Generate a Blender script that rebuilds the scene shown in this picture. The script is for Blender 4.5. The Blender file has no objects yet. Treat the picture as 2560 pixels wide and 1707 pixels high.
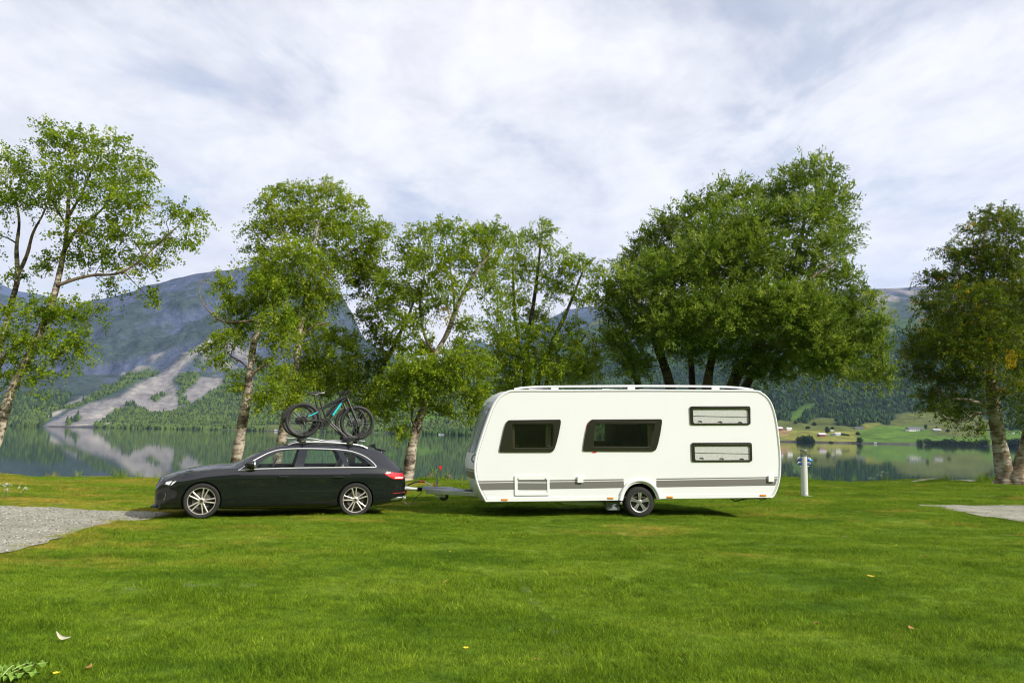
import bpy, bmesh, math, random
import numpy as np
from mathutils import Vector, Matrix, noise as mnoise
from mathutils.bvhtree import BVHTree

S = bpy.context.scene
COL = S.collection
rad = math.radians

# ---------------------------------------------------------------- camera
FPX = 2560 * 26.0 / 36.0            # focal length in photograph pixels (26 mm on full frame)
CX, CY = 1280.0, 853.5
CAMZ = 1.665
PITCH = math.atan(231.5 / FPX)
ROLL = rad(1.12)
fwd = np.array([0, math.cos(PITCH), math.sin(PITCH)])
up0 = np.array([0, -math.sin(PITCH), math.cos(PITCH)])
rt0 = np.array([1.0, 0, 0])
RT = rt0 * math.cos(ROLL) + up0 * math.sin(ROLL)
UP = -rt0 * math.sin(ROLL) + up0 * math.cos(ROLL)
CAM = np.array([0, 0, CAMZ])
cd = bpy.data.cameras.new('camera')
cam = bpy.data.objects.new('camera', cd); COL.objects.link(cam)
M = Matrix.Identity(4)
for i in range(3):
    M[i][0], M[i][1], M[i][2], M[i][3] = RT[i], UP[i], -fwd[i], CAM[i]
cam.matrix_world = M
cd.lens = 26; cd.sensor_width = 36; cd.sensor_fit = 'HORIZONTAL'
cd.clip_start = 0.1; cd.clip_end = 40000
S.camera = cam

# ---------------------------------------------------------------- light
SUN_EL, SUN_AZ = rad(34), rad(57)   # azimuth: right of straight behind the camera
sun_dir = Vector((math.sin(SUN_AZ) * math.cos(SUN_EL), -math.cos(SUN_AZ) * math.cos(SUN_EL), math.sin(SUN_EL)))
sl = bpy.data.lights.new('sun', 'SUN'); sl.energy = 5.0; sl.angle = rad(0.6); sl.color = (1, .95, .86)
so = bpy.data.objects.new('sun', sl); COL.objects.link(so)
so.rotation_euler = sun_dir.to_track_quat('Z', 'Y').to_euler(); so.location = (20, -20, 30)

W = bpy.data.worlds.new('World'); S.world = W; W.use_nodes = True
nt = W.node_tree; nt.nodes.clear()
def wn(t, **k):
    n = nt.nodes.new(t)
    for a, v in k.items(): setattr(n, a, v)
    return n
def wl(a, b): nt.links.new(a, b)
wo = wn('ShaderNodeOutputWorld')
sky = wn('ShaderNodeTexSky', sky_type='NISHITA', sun_disc=False, sun_elevation=SUN_EL,
         sun_rotation=math.pi - SUN_AZ, altitude=200.0, air_density=1.0, dust_density=1.2, ozone_density=1.5)
bg1 = wn('ShaderNodeBackground'); bg1.inputs[1].default_value = 0.135; wl(sky.outputs[0], bg1.inputs[0])
tc = wn('ShaderNodeTexCoord'); sep = wn('ShaderNodeSeparateXYZ'); wl(tc.outputs['Generated'], sep.inputs[0])
def wm(op, a, b=None, clamp=False):
    n = wn('ShaderNodeMath', operation=op, use_clamp=clamp)
    for i, v in enumerate((a, b)):
        if v is None: continue
        if isinstance(v, (int, float)): n.inputs[i].default_value = v
        else: wl(v, n.inputs[i])
    return n.outputs[0]
zz = wm('ADD', wm('MAXIMUM', sep.outputs[2], 0.0), 0.16)
ux = wm('DIVIDE', sep.outputs[0], zz); uy = wm('DIVIDE', sep.outputs[1], zz)
cmb = wn('ShaderNodeCombineXYZ'); wl(ux, cmb.inputs[0]); wl(uy, cmb.inputs[1])
mp = wn('ShaderNodeMapping'); mp.inputs['Rotation'].default_value = (0, 0, rad(28)); mp.inputs['Scale'].default_value = (1.0, .78, 1)
mp.inputs['Location'].default_value = (3.1, 1.7, 0)
wl(cmb.outputs[0], mp.inputs[0])
def wnoise(scale, detail, rough, dist=0.0, off=0.0):
    n = wn('ShaderNodeTexNoise'); n.inputs['Scale'].default_value = scale; n.inputs['Detail'].default_value = detail
    n.inputs['Roughness'].default_value = rough; n.inputs['Distortion'].default_value = dist
    if off:
        ad = wn('ShaderNodeVectorMath', operation='ADD'); ad.inputs[1].default_value = (off, off * .7, 0)
        wl(mp.outputs[0], ad.inputs[0]); wl(ad.outputs[0], n.inputs['Vector'])
    else: wl(mp.outputs[0], n.inputs['Vector'])
    return n.outputs[0]
def wramp(f, stops):
    r = wn('ShaderNodeValToRGB'); e = r.color_ramp.elements
    while len(e) < len(stops): e.new(.5)
    for el, (p, c) in zip(e, stops): el.position = p; el.color = (*c, 1) if len(c) == 3 else c
    wl(f, r.inputs[0]); return r.outputs[0]
n_big = wnoise(2.1, 10, .60, .35)
n_sh = wnoise(5.2, 10, .60, .25, 7.3)
shade = wramp(n_sh, [(.30, (.76, .755, .79)), (.42, (.85, .84, .865)), (.53, (.925, .915, .92)), (.66, (.99, .98, .96))])
lowz = wramp(sep.outputs[2], [(.05, (.75, .75, .75)), (.32, (0, 0, 0))])       # the cloud deck thickens to a bright white towards the horizon
mw_ = wn('ShaderNodeMix', data_type='RGBA'); wl(lowz, mw_.inputs[0]); wl(shade, mw_.inputs[6]); mw_.inputs[7].default_value = (1.04, .985, .92, 1)
bg2 = wn('ShaderNodeBackground'); bg2.inputs[1].default_value = .99; wl(mw_.outputs[2], bg2.inputs[0])
cover = wramp(n_big, [(.36, (.55, .55, .55)), (.46, (.86, .86, .86)), (.56, (1, 1, 1))])
mxs = wn('ShaderNodeMixShader'); wl(cover, mxs.inputs[0]); wl(bg1.outputs[0], mxs.inputs[1]); wl(bg2.outputs[0], mxs.inputs[2])
wl(mxs.outputs[0], wo.inputs[0])

S.view_settings.view_transform = 'Standard'; S.view_settings.look = 'None'
S.view_settings.exposure = 0.22; S.view_settings.gamma = 1.0; S.view_settings.use_curve_mapping = False
S.cycles.use_denoising = True; S.cycles.filter_width = 1.1
S.cycles.max_bounces = 6; S.cycles.diffuse_bounces = 2; S.cycles.glossy_bounces = 4
S.cycles.transmission_bounces = 6; S.cycles.transparent_max_bounces = 12; S.cycles.volume_bounces = 0
S.cycles.caustics_reflective = False; S.cycles.caustics_refractive = False

# ---------------------------------------------------------------- helpers
K = 2560 / 2352.0                   # photo pixels per pixel of the 2352-wide view used for measuring
def ray(px, py):
    d = fwd * FPX + RT * (px - CX) - UP * (py - CY)
    return d / d[1]
def at(x, y, Y):                    # 2352-view pixel at depth Y
    return CAM + ray(x * K, y * K) * Y
def ground_at(px, py, z=0.0):       # photo pixel on the level z
    d = ray(px, py)
    return CAM + d * ((z - CAMZ) / d[2])
def project(P):                     # world points (n,3) -> 2352-view pixels
    v = np.asarray(P, float) - CAM
    f = v @ fwd
    f = np.where(f < 1e-3, 1e-3, f)
    return ((v @ RT) / f * FPX + CX) / K, (CY - (v @ UP) / f * FPX) / K

MATS = {}
def mat(name, color=(.5, .5, .5), rough=.5, metal=0.0, spec=.5, coat=0.0, noise=0.0, nscale=8.0, bump=0.0, bscale=40.0, emit=None):
    if name in MATS: return MATS[name]
    m = bpy.data.materials.new(name); m.use_nodes = True; MATS[name] = m
    t = m.node_tree; b = t.nodes['Principled BSDF']
    b.inputs['Base Color'].default_value = (*color, 1); b.inputs['Roughness'].default_value = rough
    b.inputs['Metallic'].default_value = metal; b.inputs['Specular IOR Level'].default_value = spec
    b.inputs['Coat Weight'].default_value = coat; b.inputs['Coat Roughness'].default_value = .04
    if emit:
        b.inputs['Emission Color'].default_value = (*emit[0], 1); b.inputs['Emission Strength'].default_value = emit[1]
    if noise or bump:
        co = t.nodes.new('ShaderNodeTexCoord')
    if noise:
        n = t.nodes.new('ShaderNodeTexNoise'); n.inputs['Scale'].default_value = nscale; n.inputs['Detail'].default_value = 6
        t.links.new(co.outputs['Object'], n.inputs['Vector'])
        r = t.nodes.new('ShaderNodeValToRGB'); e = r.color_ramp.elements
        e[0].position = .3; e[1].position = .7
        e[0].color = (*[c * (1 - noise) for c in color], 1); e[1].color = (*[min(1, c * (1 + noise)) for c in color], 1)
        t.links.new(n.outputs[0], r.inputs[0]); t.links.new(r.outputs[0], b.inputs['Base Color'])
    if bump:
        n2 = t.nodes.new('ShaderNodeTexNoise'); n2.inputs['Scale'].default_value = bscale; n2.inputs['Detail'].default_value = 4
        t.links.new(co.outputs['Object'], n2.inputs['Vector'])
        bp = t.nodes.new('ShaderNodeBump'); bp.inputs['Strength'].default_value = bump; bp.inputs['Distance'].default_value = .01
        t.links.new(n2.outputs[0], bp.inputs['Height']); t.links.new(bp.outputs[0], b.inputs['Normal'])
    return m

def tag(o, label=None, cat=None, group=None, kind=None):
    if label: o['label'] = label
    if cat: o['category'] = cat
    if group: o['group'] = group
    if kind: o['kind'] = kind
    return o
def link(name, me, m=None, parent=None, smooth=False):
    o = bpy.data.objects.new(name, me); COL.objects.link(o)
    if m is not None: me.materials.append(m)
    if parent is not None: o.parent = parent
    if smooth and len(me.polygons): me.polygons.foreach_set('use_smooth', [True] * len(me.polygons))
    return o
def empty(name, loc=(0, 0, 0), rz=0.0):
    o = bpy.data.objects.new(name, None); COL.objects.link(o)
    o.location = loc; o.rotation_euler = (0, 0, rz); o.empty_display_size = .2
    return o
def mesh_np(name, V, F, attrs=None):     # V (n,3), F (m,k) with one polygon size
    me = bpy.data.meshes.new(name); V = np.asarray(V, np.float32); F = np.asarray(F, np.int32)
    me.vertices.add(len(V)); me.vertices.foreach_set('co', V.ravel())
    m, k = F.shape
    me.loops.add(m * k); me.loops.foreach_set('vertex_index', F.ravel())
    me.polygons.add(m); me.polygons.foreach_set('loop_start', np.arange(0, m * k, k, dtype=np.int32))
    try: me.polygons.foreach_set('loop_total', np.full(m, k, np.int32))
    except Exception: pass
    for an, (tp, arr) in (attrs or {}).items():
        a = me.attributes.new(an, tp, 'POINT')
        key = {'FLOAT': 'value', 'INT': 'value', 'FLOAT_VECTOR': 'vector', 'FLOAT_COLOR': 'color'}[tp]
        a.data.foreach_set(key, np.asarray(arr, np.int32 if tp == 'INT' else np.float32).ravel())
    me.update(calc_edges=True)
    return me
class MB:                                # mesh builder: several shapes, one mesh
    def __init__(self): self.v = []; self.f = []
    def add(self, v, f):
        b = len(self.v); self.v += [tuple(map(float, p)) for p in v]; self.f += [tuple(i + b for i in q) for q in f]; return self
    def box(self, a, b):
        (x0, y0, z0), (x1, y1, z1) = a, b
        return self.add([(x0, y0, z0), (x1, y0, z0), (x1, y1, z0), (x0, y1, z0), (x0, y0, z1), (x1, y0, z1), (x1, y1, z1), (x0, y1, z1)],
                        [(0, 3, 2, 1), (4, 5, 6, 7), (0, 1, 5, 4), (1, 2, 6, 5), (2, 3, 7, 6), (3, 0, 4, 7)])
    def tube(self, pts, r, n=8, caps=True):
        pts = [Vector(p) for p in pts]; rs = r if hasattr(r, '__len__') else [r] * len(pts)
        rings = []; t0 = (pts[1] - pts[0]).normalized()
        ref = Vector((0, 0, 1)) if abs(t0.z) < .9 else Vector((1, 0, 0)); nrm = t0.cross(ref).normalized()
        for i, p in enumerate(pts):
            t = ((pts[min(i + 1, len(pts) - 1)] - pts[max(i - 1, 0)])).normalized()
            nrm = (nrm - t * nrm.dot(t)).normalized(); bn = t.cross(nrm)
            rings.append([p + (nrm * math.cos(2 * math.pi * j / n) + bn * math.sin(2 * math.pi * j / n)) * rs[i] for j in range(n)])
        v = [q for g in rings for q in g]; f = []
        for i in range(len(pts) - 1):
            for j in range(n): f.append((i * n + j, i * n + (j + 1) % n, (i + 1) * n + (j + 1) % n, (i + 1) * n + j))
        if caps: f += [tuple(range(n))[::-1], tuple((len(pts) - 1) * n + j for j in range(n))]
        return self.add(v, f)
    def lathe(self, prof, c=(0, 0, 0), axis='Z', n=32, closed=False, a0=0.0, a1=2 * math.pi):   # prof: (radius, offset along the axis)
        v = []; f = []; m = len(prof); full = abs(a1 - a0 - 2 * math.pi) < 1e-6
        cols = n if full else n + 1
        for i in range(cols):
            a = a0 + (a1 - a0) * i / n
            for r, h in prof:
                x, y = r * math.cos(a), r * math.sin(a)
                v.append((c[0] + x, c[1] + y, c[2] + h) if axis == 'Z' else (c[0] + x, c[1] + h, c[2] + y) if axis == 'Y' else (c[0] + h, c[1] + x, c[2] + y))
        for i in range(n):
            for j in range(m if closed else m - 1):
                k = (j + 1) % m; i2 = (i + 1) % cols
                f.append((i * m + j, i2 * m + j, i2 * m + k, i * m + k))
        return self.add(v, f)
    def prism(self, poly, y0, y1):           # polygon in (x,z), extruded along y
        n = len(poly)
        return self.add([(x, y0, z) for x, z in poly] + [(x, y1, z) for x, z in poly],
                        [tuple(range(n)), tuple(range(2 * n - 1, n - 1, -1))] + [(i, i + n, (i + 1) % n + n, (i + 1) % n) for i in range(n)])
    def mesh(self, name):
        me = bpy.data.meshes.new(name); me.from_pydata(self.v, [], self.f)
        bm = bmesh.new(); bm.from_mesh(me); bmesh.ops.recalc_face_normals(bm, faces=bm.faces); bm.to_mesh(me); bm.free()
        return me
    def build(self, name, m=None, parent=None, smooth=False, bevel=0.0, seg=2, angle=None):
        me = self.mesh(name); o = link(name, me, m, parent, smooth)
        if bevel:
            b = o.modifiers.new('bevel', 'BEVEL'); b.width = bevel; b.segments = seg; b.limit_method = 'ANGLE'; b.angle_limit = rad(35)
        if smooth: me.set_sharp_from_angle(angle=rad(angle or 38))
        return o
def rounded(poly, r, n=5):                # round a polygon's corners
    out = []; m = len(poly)
    for i in range(m):
        p0, p, p1 = (np.array(poly[(i + k) % m], float) for k in (-1, 0, 1))
        a, b = p0 - p, p1 - p; la, lb = np.linalg.norm(a), np.linalg.norm(b)
        q = min(r, la * .45, lb * .45); A, B = p + a / la * q, p + b / lb * q
        for k in range(n + 1):
            t = k / n; out.append(tuple((1 - t) ** 2 * A + 2 * t * (1 - t) * p + t * t * B))
    return out
def spline(pts, n=8):                     # Catmull-Rom through points of any dimension
    P = [np.array(p, float) for p in pts]; P = [2 * P[0] - P[1]] + P + [2 * P[-1] - P[-2]]; out = []
    for i in range(1, len(P) - 2):
        for k in range(n):
            t = k / n; a, b, c, d = P[i - 1], P[i], P[i + 1], P[i + 2]
            out.append(.5 * (2 * b + (c - a) * t + (2 * a - 5 * b + 4 * c - d) * t * t + (3 * b - a - 3 * c + d) * t ** 3))
    return out + [P[-2]]
def boolean(o, cutters, op='DIFFERENCE'):
    par = o.parent; o.parent = None       # cut in the object's own axes
    for c in cutters:
        md = o.modifiers.new('cut', 'BOOLEAN'); md.operation = op; md.object = c; md.solver = 'EXACT'
    bpy.context.view_layer.update()
    dg = bpy.context.evaluated_depsgraph_get()
    me = bpy.data.meshes.new_from_object(o.evaluated_get(dg)); o.modifiers.clear(); o.data = me
    for c in cutters: bpy.data.objects.remove(c)
    o.parent = par
def copy_tree(o, parent=None):
    c = o.copy(); COL.objects.link(c)
    if parent is not None: c.parent = parent
    for ch in list(o.children): copy_tree(ch, c)
    return c
def scatter(name, pts, idx, rot, scl, sources, label, cat=None):   # one 'stuff' object: sources instanced on points
    src = bpy.data.collections.new(name + '_source')
    for i, (me, m) in enumerate(sources):
        so_ = bpy.data.objects.new('%s_source_%02d' % (name, i), me)
        if m and not me.materials: me.materials.append(m)
        src.objects.link(so_)
    me = bpy.data.meshes.new(name); pts = np.asarray(pts, np.float32)
    me.vertices.add(len(pts)); me.vertices.foreach_set('co', pts.ravel())
    for an, tp, key, arr in (('idx', 'INT', 'value', idx), ('rot', 'FLOAT_VECTOR', 'vector', rot), ('scl', 'FLOAT_VECTOR', 'vector', scl)):
        a = me.attributes.new(an, tp, 'POINT'); a.data.foreach_set(key, np.asarray(arr, np.int32 if tp == 'INT' else np.float32).ravel())
    me.update()
    o = link(name, me); tag(o, label, cat, kind='stuff')
    g = bpy.data.node_groups.new(name, 'GeometryNodeTree')
    g.interface.new_socket('Geometry', in_out='INPUT', socket_type='NodeSocketGeometry')
    g.interface.new_socket('Geometry', in_out='OUTPUT', socket_type='NodeSocketGeometry')
    N = g.nodes.new; gi, go = N('NodeGroupInput'), N('NodeGroupOutput')
    ip = N('GeometryNodeInstanceOnPoints'); ci = N('GeometryNodeCollectionInfo')
    ci.inputs['Collection'].default_value = src; ci.inputs['Separate Children'].default_value = True; ci.inputs['Reset Children'].default_value = True
    ip.inputs['Pick Instance'].default_value = True
    L = g.links.new
    L(gi.outputs[0], ip.inputs['Points']); L(ci.outputs[0], ip.inputs['Instance'])
    for an, tp, sock in (('idx', 'INT', 'Instance Index'), ('rot', 'FLOAT_VECTOR', 'Rotation'), ('scl', 'FLOAT_VECTOR', 'Scale')):
        na = N('GeometryNodeInputNamedAttribute'); na.data_type = tp; na.inputs['Name'].default_value = an
        L(na.outputs['Attribute'], ip.inputs[sock])
    L(ip.outputs[0], go.inputs[0])
    md = o.modifiers.new('scatter', 'NODES'); md.node_group = g
    return o
# ---------------------------------------------------------------- ground, gravel, lake
LAKE = -1.35
_e = np.array([ground_at(x * K, y * K)[:2] for x, y in [(-400, 1080), (-60, 1085), (0, 1087), (130, 1093), (370, 1098), (940, 1099), (1070, 1102), (1420, 1100), (1800, 1098), (2000, 1103), (2150, 1105), (2352, 1101), (2700, 1098)]])
_e = _e[np.argsort(_e[:, 0])]
def edge_y(x): return np.interp(x, _e[:, 0], _e[:, 1]) + .25 * np.sin(x * 1.7) + .15 * np.sin(x * 4.1 + 1)
def sstep(t): t = np.clip(t, 0, 1); return t * t * (3 - 2 * t)
def gz(x, y):
    x = np.asarray(x, float); y = np.asarray(y, float)
    u = .018 * np.sin(x * .9 + y * .35) + .016 * np.sin(y * 1.3 - x * .4 + 1.3) + .010 * np.sin(x * 2.3 + y * 1.9) - .018
    far = sstep((y - 17) / 6)
    u = u + far * (.03 * np.sin(x * .6 + 2) + .03 * np.sin(x * 1.31 + y * .7))
    d = y - edge_y(x)
    u = u + .10 * np.exp(-((x - 18.2) / 2.6) ** 2) * sstep((d + 1.6) / 1.2)      # low gravel ridge at the bank
    return u - 1.9 * sstep((d + .3) / 3.2) - .02 * np.clip(d, 0, 200)
def axis_pts(segs):
    out = []
    for a, b, n in segs: out += list(np.linspace(a, b, n, endpoint=False))
    return np.array(out + [segs[-1][1]])
gx = axis_pts([(-400, -60, 12), (-60, -24, 30), (-24, 24, 170), (24, 60, 30), (60, 400, 12)])
gy = axis_pts([(-300, -20, 10), (-20, 4, 16), (4, 40, 190), (40, 120, 12)])
GX, GY = np.meshgrid(gx, gy); GZ = gz(GX, GY)
nx, ny = len(gx), len(gy); ii = np.arange(nx * ny).reshape(ny, nx)
F = np.stack([ii[:-1, :-1], ii[:-1, 1:], ii[1:, 1:], ii[1:, :-1]], -1).reshape(-1, 4)

LINES = [(tuple(ground_at(*a)[:2]), tuple(ground_at(*b)[:2])) for a, b in (((-60, 1473), (1010, 1456)), ((1306, 1440), (1405, 1610)), ((1405, 1610), (1490, 1700)))]
def grass_color(t):      # shared colour of the turf by place: lush, olive and dry patches
    N = t.nodes.new; L = t.links.new
    g = N('ShaderNodeNewGeometry'); mp = N('ShaderNodeMapping'); mp.inputs['Scale'].default_value = (.55, 1.1, .0); L(g.outputs['Position'], mp.inputs[0])
    n1 = N('ShaderNodeTexNoise'); n1.inputs['Scale'].default_value = .75; n1.inputs['Detail'].default_value = 6; n1.inputs['Roughness'].default_value = .62; L(mp.outputs[0], n1.inputs['Vector'])
    r1 = N('ShaderNodeValToRGB'); e = r1.color_ramp.elements
    e[0].position = .33; e[0].color = (.092, .182, .009, 1); e[1].position = .68; e[1].color = (.225, .330, .026, 1)
    m = e.new(.5); m.color = (.155, .262, .014, 1); L(n1.outputs[0], r1.inputs[0])
    ad = N('ShaderNodeVectorMath'); ad.operation = 'ADD'; ad.inputs[1].default_value = (31.7, 8.3, 0); L(mp.outputs[0], ad.inputs[0])
    n2 = N('ShaderNodeTexNoise'); n2.inputs['Scale'].default_value = .62; n2.inputs['Detail'].default_value = 7; n2.inputs['Roughness'].default_value = .68; L(ad.outputs[0], n2.inputs['Vector'])
    sx = N('ShaderNodeSeparateXYZ'); L(g.outputs['Position'], sx.inputs[0])
    # the turf is drier towards the gravel and where vehicles park
    mr = N('ShaderNodeMapRange'); mr.inputs[1].default_value = 7.5; mr.inputs[2].default_value = 14.5; mr.inputs[3].default_value = 0; mr.inputs[4].default_value = .085; L(sx.outputs[1], mr.inputs[0])
    ml = N('ShaderNodeMapRange'); ml.inputs[1].default_value = -1; ml.inputs[2].default_value = -7; ml.inputs[3].default_value = 0; ml.inputs[4].default_value = .105; L(sx.outputs[0], ml.inputs[0])
    a1 = N('ShaderNodeMath'); L(n2.outputs[0], a1.inputs[0]); L(mr.outputs[0], a1.inputs[1])
    a2 = N('ShaderNodeMath'); L(a1.outputs[0], a2.inputs[0]); L(ml.outputs[0], a2.inputs[1])
    dr = N('ShaderNodeMapRange'); dr.inputs[1].default_value = .63; dr.inputs[2].default_value = .80; dr.inputs[3].default_value = 0; dr.inputs[4].default_value = .85; L(a2.outputs[0], dr.inputs[0])
    mx = N('ShaderNodeMix'); mx.data_type = 'RGBA'; mx.inputs[7].default_value = (.42, .34, .06, 1)
    L(dr.outputs[0], mx.inputs[0]); L(r1.outputs[0], mx.inputs[6])
    # fine tufts: darker and lighter hand-sized clumps
    n4 = N('ShaderNodeTexNoise'); n4.inputs['Scale'].default_value = 6.0; n4.inputs['Detail'].default_value = 9; n4.inputs['Roughness'].default_value = .82
    m4 = N('ShaderNodeMapping'); m4.inputs['Scale'].default_value = (.8, 1.0, 0); L(g.outputs['Position'], m4.inputs[0]); L(m4.outputs[0], n4.inputs['Vector'])
    r4 = N('ShaderNodeValToRGB'); e = r4.color_ramp.elements; e[0].position = .36; e[0].color = (.48, .55, .60, 1); e[1].position = .64; e[1].color = (1.34, 1.26, 1.2, 1); L(n4.outputs[0], r4.inputs[0])
    m5 = N('ShaderNodeMix'); m5.data_type = 'RGBA'; m5.blend_type = 'MULTIPLY'; m5.inputs[0].default_value = 1; L(mx.outputs[2], m5.inputs[6]); L(r4.outputs[0], m5.inputs[7])
    # worn white pitch-marking paint: two faint broken lines
    col = m5.outputs[2]
    for (a_, b_) in LINES:
        d_ = np.array(b_) - np.array(a_); ln = float(np.hypot(*d_)); d_ = d_ / ln
        sb = N('ShaderNodeVectorMath'); sb.operation = 'SUBTRACT'; sb.inputs[1].default_value = (a_[0], a_[1], 0); L(g.outputs['Position'], sb.inputs[0])
        dn = N('ShaderNodeVectorMath'); dn.operation = 'DOT_PRODUCT'; dn.inputs[1].default_value = (-d_[1], d_[0], 0); L(sb.outputs[0], dn.inputs[0])
        dl = N('ShaderNodeVectorMath'); dl.operation = 'DOT_PRODUCT'; dl.inputs[1].default_value = (d_[0], d_[1], 0); L(sb.outputs[0], dl.inputs[0])
        ab = N('ShaderNodeMath'); ab.operation = 'ABSOLUTE'; L(dn.outputs['Value'], ab.inputs[0])
        w1 = N('ShaderNodeMapRange'); w1.inputs[1].default_value = .02; w1.inputs[2].default_value = .10; w1.inputs[3].default_value = 1; w1.inputs[4].default_value = 0; L(ab.outputs[0], w1.inputs[0])
        in0 = N('ShaderNodeMath'); in0.operation = 'GREATER_THAN'; in0.inputs[1].default_value = 0; L(dl.outputs['Value'], in0.inputs[0])
        in1 = N('ShaderNodeMath'); in1.operation = 'LESS_THAN'; in1.inputs[1].default_value = ln; L(dl.outputs['Value'], in1.inputs[0])
        n6 = N('ShaderNodeTexNoise'); n6.inputs['Scale'].default_value = 2.6; n6.inputs['Detail'].default_value = 8; n6.inputs['Roughness'].default_value = .8; L(g.outputs['Position'], n6.inputs['Vector'])
        w2 = N('ShaderNodeMapRange'); w2.inputs[1].default_value = .54; w2.inputs[2].default_value = .70; w2.inputs[3].default_value = 0; w2.inputs[4].default_value = .5; L(n6.outputs[0], w2.inputs[0])
        pr = w1.outputs[0]
        for o_ in (w2.outputs[0], in0.outputs[0], in1.outputs[0]):
            q_ = N('ShaderNodeMath'); q_.operation = 'MULTIPLY'; L(pr, q_.inputs[0]); L(o_, q_.inputs[1]); pr = q_.outputs[0]
        mw6 = N('ShaderNodeMix'); mw6.data_type = 'RGBA'; mw6.inputs[7].default_value = (.55, .55, .42, 1); L(pr, mw6.inputs[0]); L(col, mw6.inputs[6]); col = mw6.outputs[2]
    return col
ml_ = bpy.data.materials.new('turf'); ml_.use_nodes = True; t = ml_.node_tree; b = t.nodes['Principled BSDF']
b.inputs['Roughness'].default_value = .95; b.inputs['Specular IOR Level'].default_value = .1
hsv = t.nodes.new('ShaderNodeHueSaturation'); hsv.inputs['Value'].default_value = .62; t.links.new(grass_color(t), hsv.inputs['Color'])
t.links.new(hsv.outputs[0], b.inputs['Base Color'])
nn = t.nodes.new('ShaderNodeTexNoise'); nn.inputs['Scale'].default_value = 30; nn.inputs['Detail'].default_value = 6
gg = t.nodes.new('ShaderNodeNewGeometry'); t.links.new(gg.outputs['Position'], nn.inputs['Vector'])
bp = t.nodes.new('ShaderNodeBump'); bp.inputs['Strength'].default_value = .8; bp.inputs['Distance'].default_value = .03
t.links.new(nn.outputs[0], bp.inputs['Height']); t.links.new(bp.outputs[0], b.inputs['Normal'])
lawn = link('lawn', mesh_np('lawn', np.stack([GX, GY, GZ], -1).reshape(-1, 3), F), ml_, smooth=True)
tag(lawn, 'mown green lawn with dry yellow patches running down to the lake', kind='structure')

# gravel: sheets with ragged borders lying on the lawn
mg = bpy.data.materials.new('gravel'); mg.use_nodes = True; t = mg.node_tree; b = t.nodes['Principled BSDF']; b.inputs['Roughness'].default_value = .9
gg = t.nodes.new('ShaderNodeNewGeometry')
vo = t.nodes.new('ShaderNodeTexVoronoi'); vo.inputs['Scale'].default_value = 34; t.links.new(gg.outputs['Position'], vo.inputs['Vector'])
nn = t.nodes.new('ShaderNodeTexNoise'); nn.inputs['Scale'].default_value = 1.3; nn.inputs['Detail'].default_value = 8; nn.inputs['Roughness'].default_value = .7; t.links.new(gg.outputs['Position'], nn.inputs['Vector'])
rr = t.nodes.new('ShaderNodeValToRGB'); e = rr.color_ramp.elements; e[0].position = .3; e[0].color = (.19, .182, .132, 1); e[1].position = .7; e[1].color = (.35, .342, .275, 1); t.links.new(nn.outputs[0], rr.inputs[0])
mx = t.nodes.new('ShaderNodeMix'); mx.data_type = 'RGBA'; mx.blend_type = 'MULTIPLY'; mx.inputs[0].default_value = .55
sp = t.nodes.new('ShaderNodeSeparateColor'); t.links.new(vo.outputs['Color'], sp.inputs[0])
r2 = t.nodes.new('ShaderNodeValToRGB'); e = r2.color_ramp.elements; e[0].color = (.45, .45, .45, 1); e[1].color = (1.25, 1.25, 1.25, 1); t.links.new(sp.outputs[0], r2.inputs[0])
t.links.new(rr.outputs[0], mx.inputs[6]); t.links.new(r2.outputs[0], mx.inputs[7]); t.links.new(mx.outputs[2], b.inputs['Base Color'])
bp = t.nodes.new('ShaderNodeBump'); bp.inputs['Strength'].default_value = .9; bp.inputs['Distance'].default_value = .012; bp.invert = True
t.links.new(vo.outputs['Distance'], bp.inputs['Height']); t.links.new(bp.outputs[0], b.inputs['Normal'])
def poly_ground(pts): return [tuple(ground_at(x * K, y * K)[:2]) for x, y in pts]
rng = np.random.default_rng(5)
def inside(poly, X, Y):
    P = np.asarray(poly); r = np.zeros(np.shape(X), bool); j = len(P) - 1
    for i in range(len(P)):
        (xi, yi), (xj, yj) = P[i], P[j]
        with np.errstate(divide='ignore', invalid='ignore'):
            c = ((yi > Y) != (yj > Y)) & (X < (xj - xi) * (Y - yi) / (yj - yi + 1e-12) + xi)
        r ^= c; j = i
    return r
GRAVEL = {
 'gravel_driveway': poly_ground([(-420, 1166), (-120, 1161), (0, 1162), (60, 1165), (130, 1165), (200, 1168), (270, 1168), (330, 1170), (372, 1171), (392, 1176), (360, 1183), (318, 1190), (262, 1197), (205, 1211), (150, 1229), (80, 1247), (0, 1266), (-150, 1310), (-420, 1390)]),
 'gravel_parking': poly_ground([(2108, 1157), (2150, 1155), (2200, 1156), (2260, 1159), (2352, 1161), (2480, 1163), (2640, 1170), (2640, 1245), (2480, 1220), (2352, 1198), (2290, 1189), (2250, 1187), (2215, 1178), (2170, 1171), (2130, 1164)]),
 'gravel_beach': poly_ground([(2092, 1107.5), (2140, 1104.4), (2230, 1103), (2290, 1103.4), (2240, 1106), (2150, 1108)])}
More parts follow.
